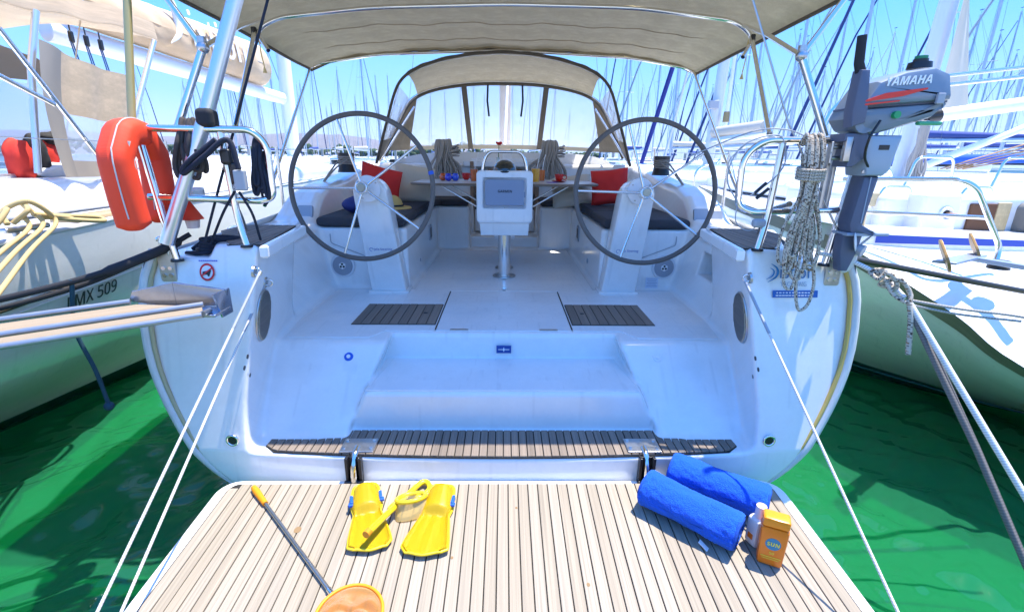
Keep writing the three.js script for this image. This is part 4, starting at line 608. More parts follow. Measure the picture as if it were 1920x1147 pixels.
// outboard motor
{
  const o = thing('outboard_motor', 'grey outboard motor with red stripe hung on the starboard pushpit', 'outboard motor', [1.625, 2.045, -.20]); o.scale.setScalar(.90);
  const gm = mat([.17, .215, .27], .38, { clearcoat: .4, clearcoatRoughness: .2 }), gl = mat([.29, .36, .43], .4, { clearcoat: .3 }), gd = mat([.085, .10, .15], .45);
  const prof = (P, z, d, b, m, n) => part(n, toCreasedNormals(plate(P, z, d, b), .5), m, o);
  const cow = new THREE.Group();
  prof([[-.165, .165], [-.13, .225], [-.02, .268], [.11, .288], [.185, .262], [.215, .17], [.212, .148], [-.185, .118]], .115, .17, .03, gm, 'upper_cowl');
  prof([[.085, .283], [.185, .258], [.212, .17], [.208, .152], [.085, .148]], .121, .165, .012, gl, 'cowl_panel');
  prof([[-.19, .112], [.21, .146], [.212, .13], [.155, .075], [.0, .028], [-.10, .0], [-.165, .02], [-.205, .07]], .105, .16, .03, mat([.16, .20, .235], .4), 'lower_cowl');
  prof([[-.192, .121], [.217, .152], [.217, .143], [-.192, .112]], .112, .17, .004, gd, 'cowl_seam');
  const L1 = part('cowl_lettering', (() => { const g = text('YAMAHA', .036, .002); g.applyMatrix4(new THREE.Matrix4().set(1, .18, 0, 0, .07, 1, 0, 0, 0, 0, 1, 0, 0, 0, 0, 1)); return g.translate(-.115, .203, .1475); })(), M.white, o);
  part('red_stripe', plate([[-.185, .145], [-.10, .175], [.085, .200], [.085, .193], [-.02, .163], [-.185, .137]], .148, .003, .0005), mat([.75, .03, .012], .35), o); part('red_stripe', plate([[-.185, .130], [-.03, .147], [-.03, .141], [-.185, .122]], .148, .003, .0005), mat([.75, .03, .012], .35), o);
  part('fuel_cap', [cyl(.046, .05, .028, .115, .307, .03, 22), cyl(.03, .03, .02, .115, .325, .03, 20)], M.black, o); part('cap_vent', [cyl(.026, .026, .014, .115, .341, .03, 18)], mat([.01, .22, .09], .4), o);
  part('cowl_latch', [box(.035, .045, .016, .15, .155, .15, .004)], M.plasticG, o); part('choke_knob', [T(cyl(.016, .016, .02, 0, 0, 0, 16).rotateX(PI / 2), -.03, .085, .145)], mat([.01, .30, .10], .4), o);
  part('recoil_handle', [box(.11, .018, .03, .15, .052, .12, .008)], mat([.05, .34, .16], .4), o);
  prof([[-.225, .03], [-.165, .05], [-.165, .11], [-.19, .27], [-.23, .27], [-.235, .1]], .14, .05, .008, gd, 'tiller_arm'); part('tiller_grip', [tubeP([[-.213, .265, .115], [-.228, .30, .115], [-.238, .41, .115]], t => .022 - .003 * t, 16)], M.blackS, o);
  part('tiller_pivot', [T(cyl(.05, .05, .06, 0, 0, 0, 22).rotateX(PI / 2), -.15, .055, .10)], gm, o);
  prof([[-.115, .0], [.055, .0], [.03, -.16], [.005, -.185], [-.085, -.185], [-.105, -.10]], .095, .12, .022, gl, 'mid_section');
  prof([[-.225, .005], [-.115, .01], [-.105, -.10], [-.16, -.145], [-.19, -.145], [-.178, -.03], [-.225, -.03]], .11, .10, .008, gd, 'clamp_bracket'); prof([[-.215, -.01], [-.185, -.01], [-.185, -.12], [-.215, -.12]], .118, .02, .003, M.steelR, 'clamp_plate');
  for (const [x, y] of [[-.09, -.02], [-.09, -.165], [.0, -.06]]) part('bolt', T(cyl(.008, .008, .008, 0, 0, 0, 12).rotateX(PI / 2), x, y, .098), M.steelR, o);
  prof([[-.075, -.185], [.005, -.185], [-.022, -.42], [.05, -.455], [.055, -.47], [-.08, -.47], [-.098, -.42]], .07, .06, .026, gd, 'leg_casing');
  for (const y of [-.055, -.105]) { part('clamp_screw', [tubeP([[-.24, y, .07], [-.18, y, .07]], .009, 10), box(.012, .05, .012, -.245, y, .07, .004)], M.steelR, o); } part('fuel_hose', rope([[-.10, .06, .15], [-.14, -.02, .16], [-.12, -.10, .13], [-.06, -.16, .10]], .006, 30), M.black, o); part('serial_plate', box(.05, .022, .003, -.03, -.055, .118, .001), M.black, o); part('water_tube_seam', [box(.004, .22, .004, -.045, -.30, .0975, 0)], gl, o);
  part('cavitation_plate', [slab([[-.10, -.06], [.12, -.05], [.14, 0], [.12, .05], [-.10, .06]], -.46, .012, .003).translate(0, 0, .035)], M.grey, o);
  prof([[-.10, -.47], [.0, -.475], [-.01, -.56], [-.04, -.66], [-.075, -.66], [-.10, -.56]], .06, .045, .012, gd, 'lower_unit');
  const pr = new THREE.Group(); pr.name = 'propeller'; pr.position.set(-.005, -.545, .05); pr.rotation.set(.3, .6, .4); o.add(pr); part('prop_hub', [cyl(.03, .022, .07, 0, 0, 0, 18).rotateX(PI / 2)], M.plasticG, pr);
  for (let k = 0; k < 3; k++) { const g = new THREE.SphereGeometry(1, 18, 10).scale(.043, .062, .006); g.translate(0, .075, 0); g.rotateY(.5); g.rotateZ(k * 2.094 + .4); part('blade', g, mat([.62, .62, .60], .4), pr); }
}
{ const w = thing('outboard_bracket', 'steel plate and slats under the outboard motor on the starboard pushpit', 'bracket', [0, 0, 0]); part('plate', [box(.16, .012, .07, 1.46, 2.028, -.215, .004)], M.steelR, w); for (const x of [1.44, 1.475, 1.505]) part('slat', [box(.018, .30, .025, x - .01, 1.87, -.24, .005)], M.steelR, w); }
// towels, sun lotion
const deckY = z => .455 - .07 * (z + .005) + .012, K = .965, kz = z => 2.01 - (2.01 - z) * K;
function towel(label, a, b, r, seed) {
  a = [a[0] * K, kz(a[1])]; b = [b[0] * K, kz(b[1])];
  const A = V3(a[0], deckY(a[1]) + r * .93, a[1]), B = V3(b[0], deckY(b[1]) + r * .93, b[1]), L_ = A.distanceTo(B), t = thing('rolled_towel', label, 'towel', [(A.x + B.x) / 2, (A.y + B.y) / 2, (A.z + B.z) / 2], 'rolled blue towels'); t.rotation.order = 'YXZ'; t.rotation.y = -Math.atan2(B.z - A.z, B.x - A.x); t.rotation.z = Math.asin((B.y - A.y) / L_);
  const m = mat([.008, .13, .80], .95, { bumpMap: rep(terryB, 1.3, 1.3), bumpScale: .008, sheen: .7, sheenColor: L(.1, .3, .9), sheenRoughness: .6 });
  const rows = []; for (let i = 0; i <= 90; i++) { const x = (i / 90 - .5) * L_, e = Math.min(1, Math.min(i, 90 - i) / 3), q = []; for (let j = 0; j <= 72; j++) { const an = j / 72 * 2 * PI, n = .16 * (vnoise(x * 9 + seed * 9, Math.cos(an) * 1.6 + 5 + Math.sin(an) * 1.3) - .5) + .06 * (vnoise(x * 30, j * .5) - .5) + .035 * (hash(i * 3 + seed, j % 72) - .5), sag = 1 - .06 * Math.sin(PI * i / 90); let rr = r * (1 + n) * sag * (.90 + .10 * e); let y = Math.sin(an) * rr * .95, z = Math.cos(an) * rr * 1.05; y = Math.max(y, -r * .925); q.push([x, y, z]); } rows.push(q); }
  const g = grid(rows); const u = g.attributes.uv; for (let i = 0; i < u.count; i++) u.setXY(i, u.getX(i) * 2, u.getY(i) * 2); part('outer_layer', g, m, t);
  for (const s of [-1, 1]) { const sp = []; for (let k = 0; k <= 130; k++) { const an = k / 130 * 2 * PI * 4.2, rr = r * (.10 + .80 * k / 130); sp.push([s * (L_ / 2 - .008) + .006 * Math.sin(an * 1.3) * s, Math.sin(an) * rr * .93, Math.cos(an) * rr]); } part('rolled_edge', tubeP(sp, r * .085, 6), m, t); }
  return t;
}
const tw1 = towel('front blue rolled towel on the platform with white care tag', [.665, .125], [.985, .40], .083, 1);
part('care_tag', box(.045, .003, .022, 0, 0, 0, .001).rotateZ(-.5).translate(.10, -.07, .085), M.white, tw1);
towel('back blue rolled towel on the platform, behind the other one', [.83, -.005], [1.19, .235], .080, 2);
{
  const b = thing('lotion_bottle', 'orange sun lotion bottle standing on the platform by the towels', 'bottle', [1.05, deckY(.51), .51], 'sun lotion bottles'); b.rotation.y = -.45; const om = mat([.85, .20, .004], .3, { clearcoat: .4 });
  const P = rrect(.098, .17, .012).map(([x, y]) => [x * (1 - .10 * (.5 - y / .17)), y + .087]); part('bottle_body', toCreasedNormals(plate(P, .024, .048, .010), .6), om, b); part('cap', toCreasedNormals(plate(rrect(.094, .04, .01).map(([x, y]) => [x, y + .192]), .022, .044, .008), .6), mat([.88, .28, .01], .3), b);
  part('label_disc', T(new THREE.CircleGeometry(.027, 30), 0, .105, .0348), mat([.02, .22, .36], .4), b); part('label_text', [T(text('SUN', .016, .0006), -.021, .097, .0352)], mat([.85, .72, .05], .4), b); part('label_text', [T(text('50', .012, .0006), -.009, .058, .0352), box(.07, .004, .0006, 0, .045, .0352, 0), box(.06, .003, .0006, 0, .036, .0352, 0)], mat([.85, .60, .05], .4), b);
  const c = thing('lotion_bottle', 'white and orange lotion bottle half hidden behind the orange one', 'bottle', [1.035, deckY(.43), .43], 'sun lotion bottles'); c.rotation.y = .3; c.scale.setScalar(.88); part('bottle_body', toCreasedNormals(plate(rrect(.075, .15, .02).map(([x, y]) => [x, y + .077]), .02, .04, .012), .6), mat([.72, .68, .66], .35), c); part('cap', [cyl(.022, .024, .06, 0, .18, 0, 20)], mat([.80, .62, .58], .35), c); part('label_band', [box(.076, .045, .045, 0, .055, 0, .01)], om, c); part('label_leaf', [box(.022, .012, .002, -.005, .115, .0215, .001)], mat([.05, .25, .05], .5), c); part('label_text', [box(.045, .008, .001, 0, .095, .0212, 0), box(.04, .006, .001, 0, .08, .0212, 0)], M.plasticG, c);
}
// swim fins, mask and snorkel
function fin(label, heel, tip, mirror) {
  heel = [heel[0] * K, kz(heel[1])]; tip = [tip[0] * K, kz(tip[1])];
  const A = V3(heel[0], deckY(heel[1]), heel[1]), B = V3(tip[0], deckY(tip[1]), tip[1]), len = A.distanceTo(B), t = thing('swim_fin', label, 'fin', [A.x, A.y + .001, A.z], 'yellow swim fins'); t.rotation.y = Math.atan2(B.x - A.x, B.z - A.z); t.rotation.order = 'YXZ'; t.rotation.x = .03;
  const m = mat([.74, .54, .008], .38, { clearcoat: .3 }), w = curve([[0, .045], [.06, .058], [.3, .064], [.42, .056], [.55, .066], [.8, .083], [.93, .088], [1, .066]]), rows = [];
  for (let i = 0; i <= 44; i++) { const v = i / 44, q = []; for (let j = 0; j <= 28; j++) { const u = j / 14 - 1, end = v > .9 ? (v - .9) * .1 * (.6 * Math.cos(u * PI) - u * .8 * mirror) * len * 3 : 0, foot = (1 - sstep(.36, .46, v)) * (.062 - .03 * v / .4) * Math.sqrt(Math.max(0, 1 - u * u * .96)) * sstep(-.02, .05, v); const rib = v > .4 ? .008 * Math.exp(-(((Math.abs(u) - .93) / .06) ** 2)) + .0035 * Math.exp(-((u / .12) ** 2)) + .004 * Math.sin(u * 9) * sstep(.4, .5, v) * (1 - v) : 0; q.push([u * w(v) * (1 + .05 * mirror * v), .012 + foot + rib + .004 * Math.sin(v * 3), v * len + end]); } rows.push(q); }
  part('fin_body', thicken(grid(rows), -.0).clone(), m, t);
  const under = rows.map(q => q.map(p => [p[0], .002, p[2]])); part('fin_sole', grid(under), m, t); const rim = [...rows.map(q => q[0]), ...rows[44], ...rows.map(q => q[28]).reverse()]; part('fin_edge', tubeP(rim.map(p => [p[0], .0075, p[2]]), .0065, 7), m, t);
  for (const s of [-1, 1]) part('buckle', [box(.014, .024, .05, s * .062, .03, .075, .005), box(.02, .014, .02, s * .066, .03, .10, .004)], M.blue, t); part('heel_strap', [pipe([[-.06, .03, .06], [-.05, .035, -.012], [.05, .035, -.012], [.06, .03, .06]], .008, .03, 8)], m, t); part('foot_opening', [T(new THREE.TorusGeometry(.04, .005, 6, 24, PI).scale(1, .75, 1), 0, .018, .012)], mat([.30, .20, .01], .5), t);
}
fin('left yellow swim fin with blue buckles on the platform', [-.655, .075], [-.545, .415], -1); fin('right yellow swim fin with blue buckles on the platform', [-.285, .08], [-.325, .44], 1);
{
  const s = thing('snorkel', 'yellow snorkel tube lying across the left fin', 'snorkel', [.015, deckY(.26), .06]); const m = mat([.80, .58, .01], .3, { clearcoat: .4 });
  part('tube', tubeP(spline([[-.545, .07, .39], [-.50, .055, .27], [-.465, .04, .18], [-.44, .035, .12], [-.40, .035, .05], [-.37, .035, .045], [-.352, .035, .09], [-.38, .03, .14]], 60), .013, 12), m, s); part('tip', tubeP([[-.553, .072, .41], [-.545, .07, .385]], .015, 12), mat([.70, .25, .01], .4), s); part('mouthpiece', [T(sph(.022, -.39, .03, .15, 14).scale(1, 1, 1), 0, 0, 0)], m, s);
  const k = thing('diving_mask', 'yellow diving mask with clear pinkish skirt between the two fins', 'mask', [-.40, deckY(.25) + .03, .25]); k.rotation.set(-.35, .35, .1); const sk = new THREE.MeshPhysicalMaterial({ color: L(.95, .72, .30), transmission: .55, roughness: .35, thickness: 0, side: THREE.DoubleSide });
  part('skirt', grid([...Array(9)].map((_, i) => [...Array(41)].map((_, j) => { const a = j / 40 * 2 * PI, t = i / 8, R = 1 + .28 * t; return [Math.cos(a) * .062 * R, .03 - .075 * t, Math.sin(a) * .045 * R + .008 * Math.cos(2 * a) * t]; }))), sk, k); part('frame', T(new THREE.TorusGeometry(.06, .010, 8, 36).rotateX(PI / 2).scale(1.05, 1, .8), 0, .032, 0), m, k); part('lens', T(cyl(.055, .055, .004, 0, .030, 0, 32).scale(1.05, 1, .8), 0, 0, 0), new THREE.MeshPhysicalMaterial({ color: L(.95, .97, 1), transmission: 1, roughness: .02, thickness: 0, side: THREE.DoubleSide }), k); part('strap', [rope([[-.07, .0, 0], [-.09, -.01, -.06], [0, .01, -.10], [.09, -.01, -.06], [.07, 0, 0]], .007, 40, 7)], m, k);
}
// landing net
{
  const n = thing('landing_net', 'orange child size landing net with steel handle on the platform', 'fishing net', [0, 0, 0]); const P = (x, z, h = 0) => [x * K, deckY(kz(z)) + .014 + h, kz(z)], om = mat([.86, .28, .004], .5);
  part('handle', tubeP([P(-1.165, .085), P(-.645, .60)], .0075, 12), M.steelR, n); part('grip', tubeP([P(-1.195, .055), P(-1.17, .08), P(-1.09, .16)], t => .012 + .004 * Math.sin(PI * t), 12), om, n); part('ferrule', tubeP([P(-.655, .59), P(-.635, .61)], .010, 12), M.steel, n);
  const c = [-.548, .695], R = .118, hoop = []; for (let i = 0; i <= 48; i++) { const a = i / 48 * 2 * PI; hoop.push(P(c[0] + R * Math.cos(a), c[1] + R * Math.sin(a), .004)); } part('hoop', tubeP(hoop, .006, 8, false), om, n);
  const net = []; for (let i = 0; i <= 14; i++) { const q = []; for (let j = 0; j <= 40; j++) { const a = j / 40 * 2 * PI, r = R * (1 - i / 14), h = .012 + .035 * Math.sin(PI * Math.min(1, i / 14)) * (vnoise(Math.cos(a) * 2 + 4, Math.sin(a) * 2 + i * .25) - .1); q.push(P(c[0] + r * Math.cos(a), c[1] + r * Math.sin(a), h - .012)); } net.push(q); } part('net_bag', grid(net), new THREE.MeshPhysicalMaterial({ color: L(.95, .50, .10), roughness: .6, transmission: .75, thickness: 0, side: THREE.DoubleSide, bumpMap: rep(weaveB, 1, 2), bumpScale: .002 }), n);
}
// platform suspension lines
const white = ropeW;
for (const [a, b, l] of [[[-1.125, 1.425, -.165], [-1.30, .40, 1.03], 'outer white suspension line on the left of the platform'], [[-1.195, 1.33, -.335], [-1.22, .40, 1.03], 'inner white suspension line on the left of the platform'], [[1.125, 1.41, -.165], [1.30, .40, 1.03], 'white suspension line on the right of the platform']]) { const t = thing('platform_line', l, 'line', [0, 0, 0], 'lines holding the platform'); part('line', tubeP([a, b], .0052, 8), white, t); const d = V3(...b).sub(V3(...a)).normalize(), A = V3(...a); part('line_sleeve', tubeP([A.clone().addScaledVector(d, .02), A.clone().addScaledVector(d, .30)], .0066, 8), M.plasticG, t); }
// gangway on the port quarter
{
  const g = thing('gangway', 'aluminium gangway with wooden boards hinged on the port quarter', 'gangway', [0, 0, 0]); const bk = M.steelR, dir = V3(-1, -.055, .50).normalize(), sidev = V3(.447, 0, .894);
  part('hinge_box', [plate([[-1.60, 1.375], [-1.42, 1.415], [-1.42, 1.30], [-1.62, 1.33]], .0, .008, .002), plate([[-1.42, 1.415], [-1.195, 1.385], [-1.205, 1.315], [-1.42, 1.30]], .0, .008, .002), box(.41, .012, .12, -1.40, 1.30, .05, .003), plate([[-.06, 1.385], [.06, 1.385], [.06, 1.275], [-.02, 1.275]], 0, .006, .001).rotateY(PI / 2).translate(-1.20, 0, .03)], mat([.55, .60, .70], .25, { metalness: 1, map: rep(blotchT, 3, 3) }), g);
  part('hinge_pin', [T(cyl(.012, .012, .05, 0, 0, 0, 14).rotateX(PI / 2), -1.235, 1.315, .10)], M.steelR, g);
  const rail = (a, len) => tubeP([V3(...a), V3(...a).addScaledVector(dir, len)], .012, 12);
  const R = [[-1.60, 1.335, .02], [-1.27, 1.335, .055], [-1.235, 1.312, .13]];
  for (const r of R) part('side_rail', rail(r, 2.6), mat([.42, .44, .47], .4, { metalness: .7, map: rep(blotchT, 6, 2) }), g);
  const wd = mat([.34, .265, .18], .75, { map: woodT, bumpMap: woodB, bumpScale: .0006 });
  const board = (a, b, h) => { const A = V3(...a), B = V3(...b), e = dir.clone().multiplyScalar(2.58); const q = grid([[A, B], [A.clone().add(e), B.clone().add(e)]]); return thicken(q, h); };
  part('board', board([-1.265, 1.328, .075], [-1.24, 1.310, .118], .016), wd, g); part('board', board([-1.57, 1.325, .03], [-1.29, 1.326, .052], .016), wd, g);
}
// lines on the port quarter
single('snubber_line', merge([tubeP(spline([[-1.50, 1.575, -.30], [-1.62, 1.50, -.20], [-1.9, 1.40, .0], [-2.6, 1.26, .42], [-3.3, 1.12, .8]], 50), t => t < .1 ? .012 : t < .42 ? .022 : .014, 10), tubeP(spline([[-1.62, 1.49, -.215], [-1.95, 1.355, .0], [-2.6, 1.22, .42]], 30), .011, 8)]), M.blackS, 'dark sheathed mooring line running left from the port quarter', 'mooring line');
single('hanging_line', merge([rope([[-1.86, 1.42, -.02], [-1.93, 1.18, -.05], [-1.90, .98, -.06], [-1.88, .80, -.06]], .009, 24), sph(.022, -1.88, .79, -.06, 10)]), mat([.01, .05, .08], .85), 'dark teal rope hanging down beside the port quarter', 'rope');
// ---------------------------------------------------------------- yacht moored on the left
const loft = (cols, n = 10) => cols.map(c => spline(c, n, false, .5));
{
  const y = thing('sailing_yacht', 'pale grey hulled sailing yacht moored on the left with beige canvas covers', 'yacht');
  const SH = [[-2.30, 1.46, 1.2], [-2.42, 1.47, .6], [-2.50, 1.475, .1], [-2.57, 1.48, -.45], [-2.64, 1.485, -.84], [-2.70, 1.49, -1.3], [-2.82, 1.50, -1.9], [-2.93, 1.51, -2.8], [-3.0, 1.53, -4.2], [-3.1, 1.56, -6.5], [-3.5, 1.65, -9]], WL = [[-4.6, -.05, 1.0], [-4.3, -.05, .2], [-4.1, -.05, -.3], [-3.93, -.05, -.7], [-3.80, -.05, -1.0], [-3.72, -.05, -1.25], [-3.58, -.05, -1.8], [-3.40, -.05, -2.6], [-3.25, -.05, -4], [-3.3, -.05, -6.3], [-3.7, -.05, -8.8]];
  const hull = SH.map((s, i) => [s, [lerp(s[0], WL[i][0], .10) + .03, 1.05, lerp(s[2], WL[i][2], .18)], [lerp(s[0], WL[i][0], .34) + .10, .62, lerp(s[2], WL[i][2], .42)], [lerp(s[0], WL[i][0], .72) + .07, .24, lerp(s[2], WL[i][2], .74)], WL[i]]);
  const rows = loft(hull, 20); const sm = new THREE.CatmullRomCurve3(); const fine = []; const cols = rows[0].length; for (let i = 0; i < rows.length - 1; i++) for (let k = 0; k < 4; k++) fine.push(rows[i].map((p, j) => { const P = q => rows[clamp(q, 0, rows.length - 1)][j], t = k / 4; return V3(...['x', 'y', 'z'].map(a => { const p0 = P(i - 1)[a], p1 = P(i)[a], p2 = P(i + 1)[a], p3 = P(i + 2)[a]; return .5 * (2 * p1 + (p2 - p0) * t + (2 * p0 - 5 * p1 + 4 * p2 - p3) * t * t + (3 * p1 - p0 - 3 * p2 + p3) * t * t * t); })); }));
  const hg = mat([.88, .88, .86], .18, { clearcoat: .6, map: rep(gelT, 3, 3) });
  part('topsides', grid(fine.map(r => r.slice(0, 18))), hg, y); part('boot_stripe', grid(fine.map(r => r.slice(17))), mat([.006, .05, .04], .4), y);
  const follow = (h, off) => fine.map(r => { let k = 0; while (k < r.length - 2 && r[k + 1].y > h) k++; const t = clamp((r[k].y - h) / (r[k].y - r[k + 1].y), 0, 1); const p = r[k].clone().lerp(r[k + 1], t); return V3(p.x + off, p.y, p.z + off * .25); });
  part('dark_stripe', tubeP(follow(1.145, .004), .013, 6), mat([.06, .045, .025], .5), y); part('pin_stripe', tubeP(follow(1.10, .003), .006, 6), M.white, y);
  part('toe_rail', tubeP(fine.map(r => V3(r[0].x - .01, r[0].y + .012, r[0].z)), .018, 8), mat([.62, .62, .6], .4), y);
  { const p = follow(1.02, .012), a = p[18], b = p[22], g = text('LMX 509', .095, .003, fontR); const d = b.clone().sub(a).setY(0).normalize(); const m = new THREE.Matrix4().makeBasis(d, V3(.34, .93, .10).normalize(), V3(1, -.34, .0).normalize()); g.applyMatrix4(m); const o = follow(1.0, .02)[16]; g.translate(o.x, o.y, o.z); part('registration_number', g, mat([.03, .03, .03], .5), y); }
  const deckIn = fine.map(r => [V3(r[0].x, r[0].y + .002, r[0].z), V3(r[0].x - .16, r[0].y + .012, r[0].z), V3(r[0].x - .45, r[0].y + .02, r[0].z), V3(-6, 1.54, r[0].z)]); part('deck', grid(deckIn), M.gel2, y);
  part('teak_strip', slab([[-2.80, -1.2], [-2.93, -2.1], [-3.02, -4.2], [-3.20, -4.2], [-3.12, -2.1], [-2.98, -1.2]], 1.526, .02, .002), mat([.50, .37, .22], .75, { map: woodT }), y);
  part('cabin_side', box(2.4, .26, 7.0, -4.36, 1.64, -4.4, .10, 5), M.gel, y); part('coaming', box(.5, .20, 3.4, -3.56, 1.67, -1.75, .08, 5), M.gel, y);
  part('cabin_top', box(1.9, .18, 4.6, -4.5, 1.83, -6.0, .08, 4), M.gel, y);
  part('winch_track', [box(.05, .025, 1.6, -3.42, 1.785, -1.8, .006), cyl(.05, .06, .09, -3.45, 1.80, -1.05, 20)], M.alu, y);
  // bimini of that yacht
  const cv = []; for (let i = 0; i <= 14; i++) { const q = []; for (let j = 0; j <= 30; j++) { const u = j / 30, z = lerp(-.9, -2.98, u), x = -3.2 - 2.2 * i / 14; q.push([x, 2.72 + .20 * (z + .9) / -2.08 + .19 * Math.sin(PI * Math.min(1, (i / 14) * 1.0 + .08)) ** .7 - .06 * Math.pow(u, 10) + .01 * Math.sin(z * 12 + i), z]); } cv.push(q); } part('bimini_canopy', grid(cv), M.canvasB, y);
  part('bimini_valance', grid([0, 1].map(k => cv[0].map(p => [p[0] + .0 - .02 * k, p[1] + (k ? .16 * Math.sin(PI * clamp((p[2] + 3.0) / -.0 || 0, 0, 1)) + .14 : -.015), p[2]]))), M.canvasB, y);
  for (const [a, b] of [[[-3.2, 2.86, -1.75], [-3.2, 2.48, -1.60]], [[-3.2, 2.92, -2.92], [-3.2, 2.22, -2.46]], [[-3.2, 2.48, -1.60], [-3.25, 1.80, -1.50]], [[-3.2, 2.22, -2.46], [-3.2, 1.78, -2.15]]]) part('bimini_leg', tubeP([a, b], .022, 12), M.alu, y);
  for (const [a, b] of [[[-2.9, 2.62, -1.12], [-2.9, 1.88, -1.645]], [[-2.9, 2.36, -1.04], [-2.9, 2.235, -1.36]], [[-2.9, 1.88, -1.645], [-2.88, 1.5, -1.9]]]) part('bimini_strut', tubeP([a, b], .0155, 12), M.steel, y);
  // beige side curtain with clear lower panel
  const cl = []; const cx = (u, v) => { const zl = lerp(-1.60, -1.58, v) + .06 * Math.sin(PI * v), zr = -2.33 + .12 * v, yt = lerp(2.66, 2.55, u) - .03 * Math.sin(PI * u), yb = lerp(1.77, 1.76, u); return [-3.1 + .018 * Math.sin(u * 15 + v * 2) * (1 - u * .4) - .05 * v, lerp(yt, yb, v), lerp(zl, zr, u)]; };
  const sheet = (u0, u1, v0, v1) => { const q = []; for (let i = 0; i <= 24; i++) { const a = []; for (let j = 0; j <= 16; j++) a.push(cx(lerp(u0, u1, i / 24), lerp(v0, v1, j / 16))); q.push(a); } return grid(q); };
  part('side_curtain', sheet(.22, 1, 0, .48), M.canvasB, y); part('side_curtain', sheet(0, .22, 0, 1), mat([.33, .29, .24], .9), y); part('curtain_hem', sheet(.22, 1, .86, 1), mat([.40, .34, .27], .9), y); part('clear_panel', sheet(.22, 1, .48, .86), new THREE.MeshPhysicalMaterial({ color: L(.8, .86, .95), transmission: .6, roughness: .35, thickness: 0, side: THREE.DoubleSide }), y);
  const wn = []; for (let i = 0; i <= 10; i++) { const q = []; for (let j = 0; j <= 10; j++) q.push([-3.75 - .9 * i / 10, lerp(1.78, 2.52, j / 10), -2.2 - .35 * j / 10 - .2 * Math.sin(i * .5)]); wn.push(q); } part('sprayhood_window', grid(wn), new THREE.MeshPhysicalMaterial({ color: L(.78, .87, .97), transmission: .7, roughness: .25, thickness: 0, side: THREE.DoubleSide }), y);
  part('sprayhood_canvas', grid([[[-3.7, 2.5, -2.5], [-3.75, 2.66, -2.3], [-3.75, 2.70, -2.0]], [[-5, 2.6, -2.6], [-5, 2.78, -2.3], [-5, 2.80, -2.0]]]), mat([.22, .17, .12], .9), y);
  // boom with stack-pack cover
  const bm = []; for (let i = 0; i <= 30; i++) { const t = i / 30, z = lerp(-3.2, -7.3, t), yb = lerp(3.05, 2.98, t), h = lerp(.40, .66, Math.pow(t, .8)), q = []; for (let j = 0; j <= 20; j++) { const a = j / 20 * 2 * PI, e = Math.min(1, .45 + t * 8); q.push([-4.3 + .19 * e * Math.cos(a) * (1 - .25 * Math.sin(a)) + .012 * Math.sin(i * 1.7 + j), yb + .12 + h / 2 + h / 2 * Math.sin(a) * e, z]); } bm.push(q); } part('sail_cover', grid(bm), M.canvasB, y);
  part('boom', tubeP([[-4.3, 3.04, -3.1], [-4.3, 2.98, -8.1]], .085, 14, true, [1.25, .8]), M.white, y);
  { const g = text('istion', .42, .01, fontR); const m = new THREE.Matrix4().makeBasis(V3(0, 0, -1), V3(-.10, 1, 0).normalize(), V3(1, .1, 0).normalize()); g.applyMatrix4(m); g.translate(-4.088, 3.30, -5.05); part('cover_lettering', g, M.white, y); const sw = tubeP(spline([[0, .62, 0], [.12, .42, 0], [.10, .12, 0], [-.12, -.05, 0]], 24), t => .04 * Math.sin(PI * t) + .004, 8); sw.applyMatrix4(m); sw.translate(-4.09, 3.28, -4.72); part('cover_swirl', sw, M.white, y); }
  part('mast', tubeP([[-4.3, 1.8, -8.3], [-4.3, 17, -8.6]], .11, 16, true, [1.2, .8]), M.white, y);
  for (let k = 0; k < 3; k++) { const z = -3.0 - .17 * k, x = -4.0; part('block', [box(.03, .10, .05, x, 2.96, z, .015), cyl(.006, .006, .07, x, 3.04, z, 8)], M.black, y); part('sheet_fall', [tubeP([[x, 2.92, z], [x + .03, 2.55, z - .03]], .006, 6), tubeP([[x, 2.92, z + .02], [x + .05, 2.55, z + .03]], .006, 6)], mat([.02, .07, .22], .8), y); }
  part('backstay', tubeP([[-3.6, 1.6, -2.0], [-4.3, 14, -8.4]], .006, 6), M.steelR, y); part('lifeline', tubeP([[-2.72, 2.02, -.2], [-2.95, 2.02, -2.4], [-3.05, 2.05, -4.5]], .003, 6), M.steelR, y); for (const [x, z] of [[-2.93, -2.4], [-3.05, -4.5]]) part('stanchion', tubeP([[x, 1.52, z], [x, 2.04, z]], .012, 10), M.steel, y);
  part('cleat', [box(.05, .03, .26, -2.62, 1.545, -.66, .012), cyl(.016, .02, .05, -2.62, 1.52, -.60, 12), cyl(.016, .02, .05, -2.62, 1.52, -.72, 12)], M.steelR, y);
}
{ const j = thing('life_jacket', 'red and black life jackets heaped on the left yacht coaming', 'life jacket', [-3.42, 1.78, -1.72]); const lump = (x, yy, z, a, b, c, s) => { const g = new THREE.SphereGeometry(1, 26, 18), p = g.attributes.position; for (let i = 0; i < p.count; i++) { const n = 1 + .25 * (vnoise(p.getX(i) * 3 + s, p.getY(i) * 3 + p.getZ(i) * 2 + s) - .5); p.setXYZ(i, p.getX(i) * a * n, p.getY(i) * b * n, p.getZ(i) * c * n); } g.computeVertexNormals(); return T(g, x, yy, z); }; part('red_fabric', [lump(.02, .10, .16, .08, .16, .10, 3), lump(.0, .13, -.05, .08, .15, .09, 7)], mat([.62, .03, .015], .75), j); part('black_harness', [lump(.045, .12, .06, .07, .18, .07, 5), lump(.03, .26, -.12, .08, .05, .12, 9)], M.blackS, j); part('white_bag', [lump(.06, .03, -.02, .07, .06, .16, 12)], mat([.7, .72, .72], .6), j); }
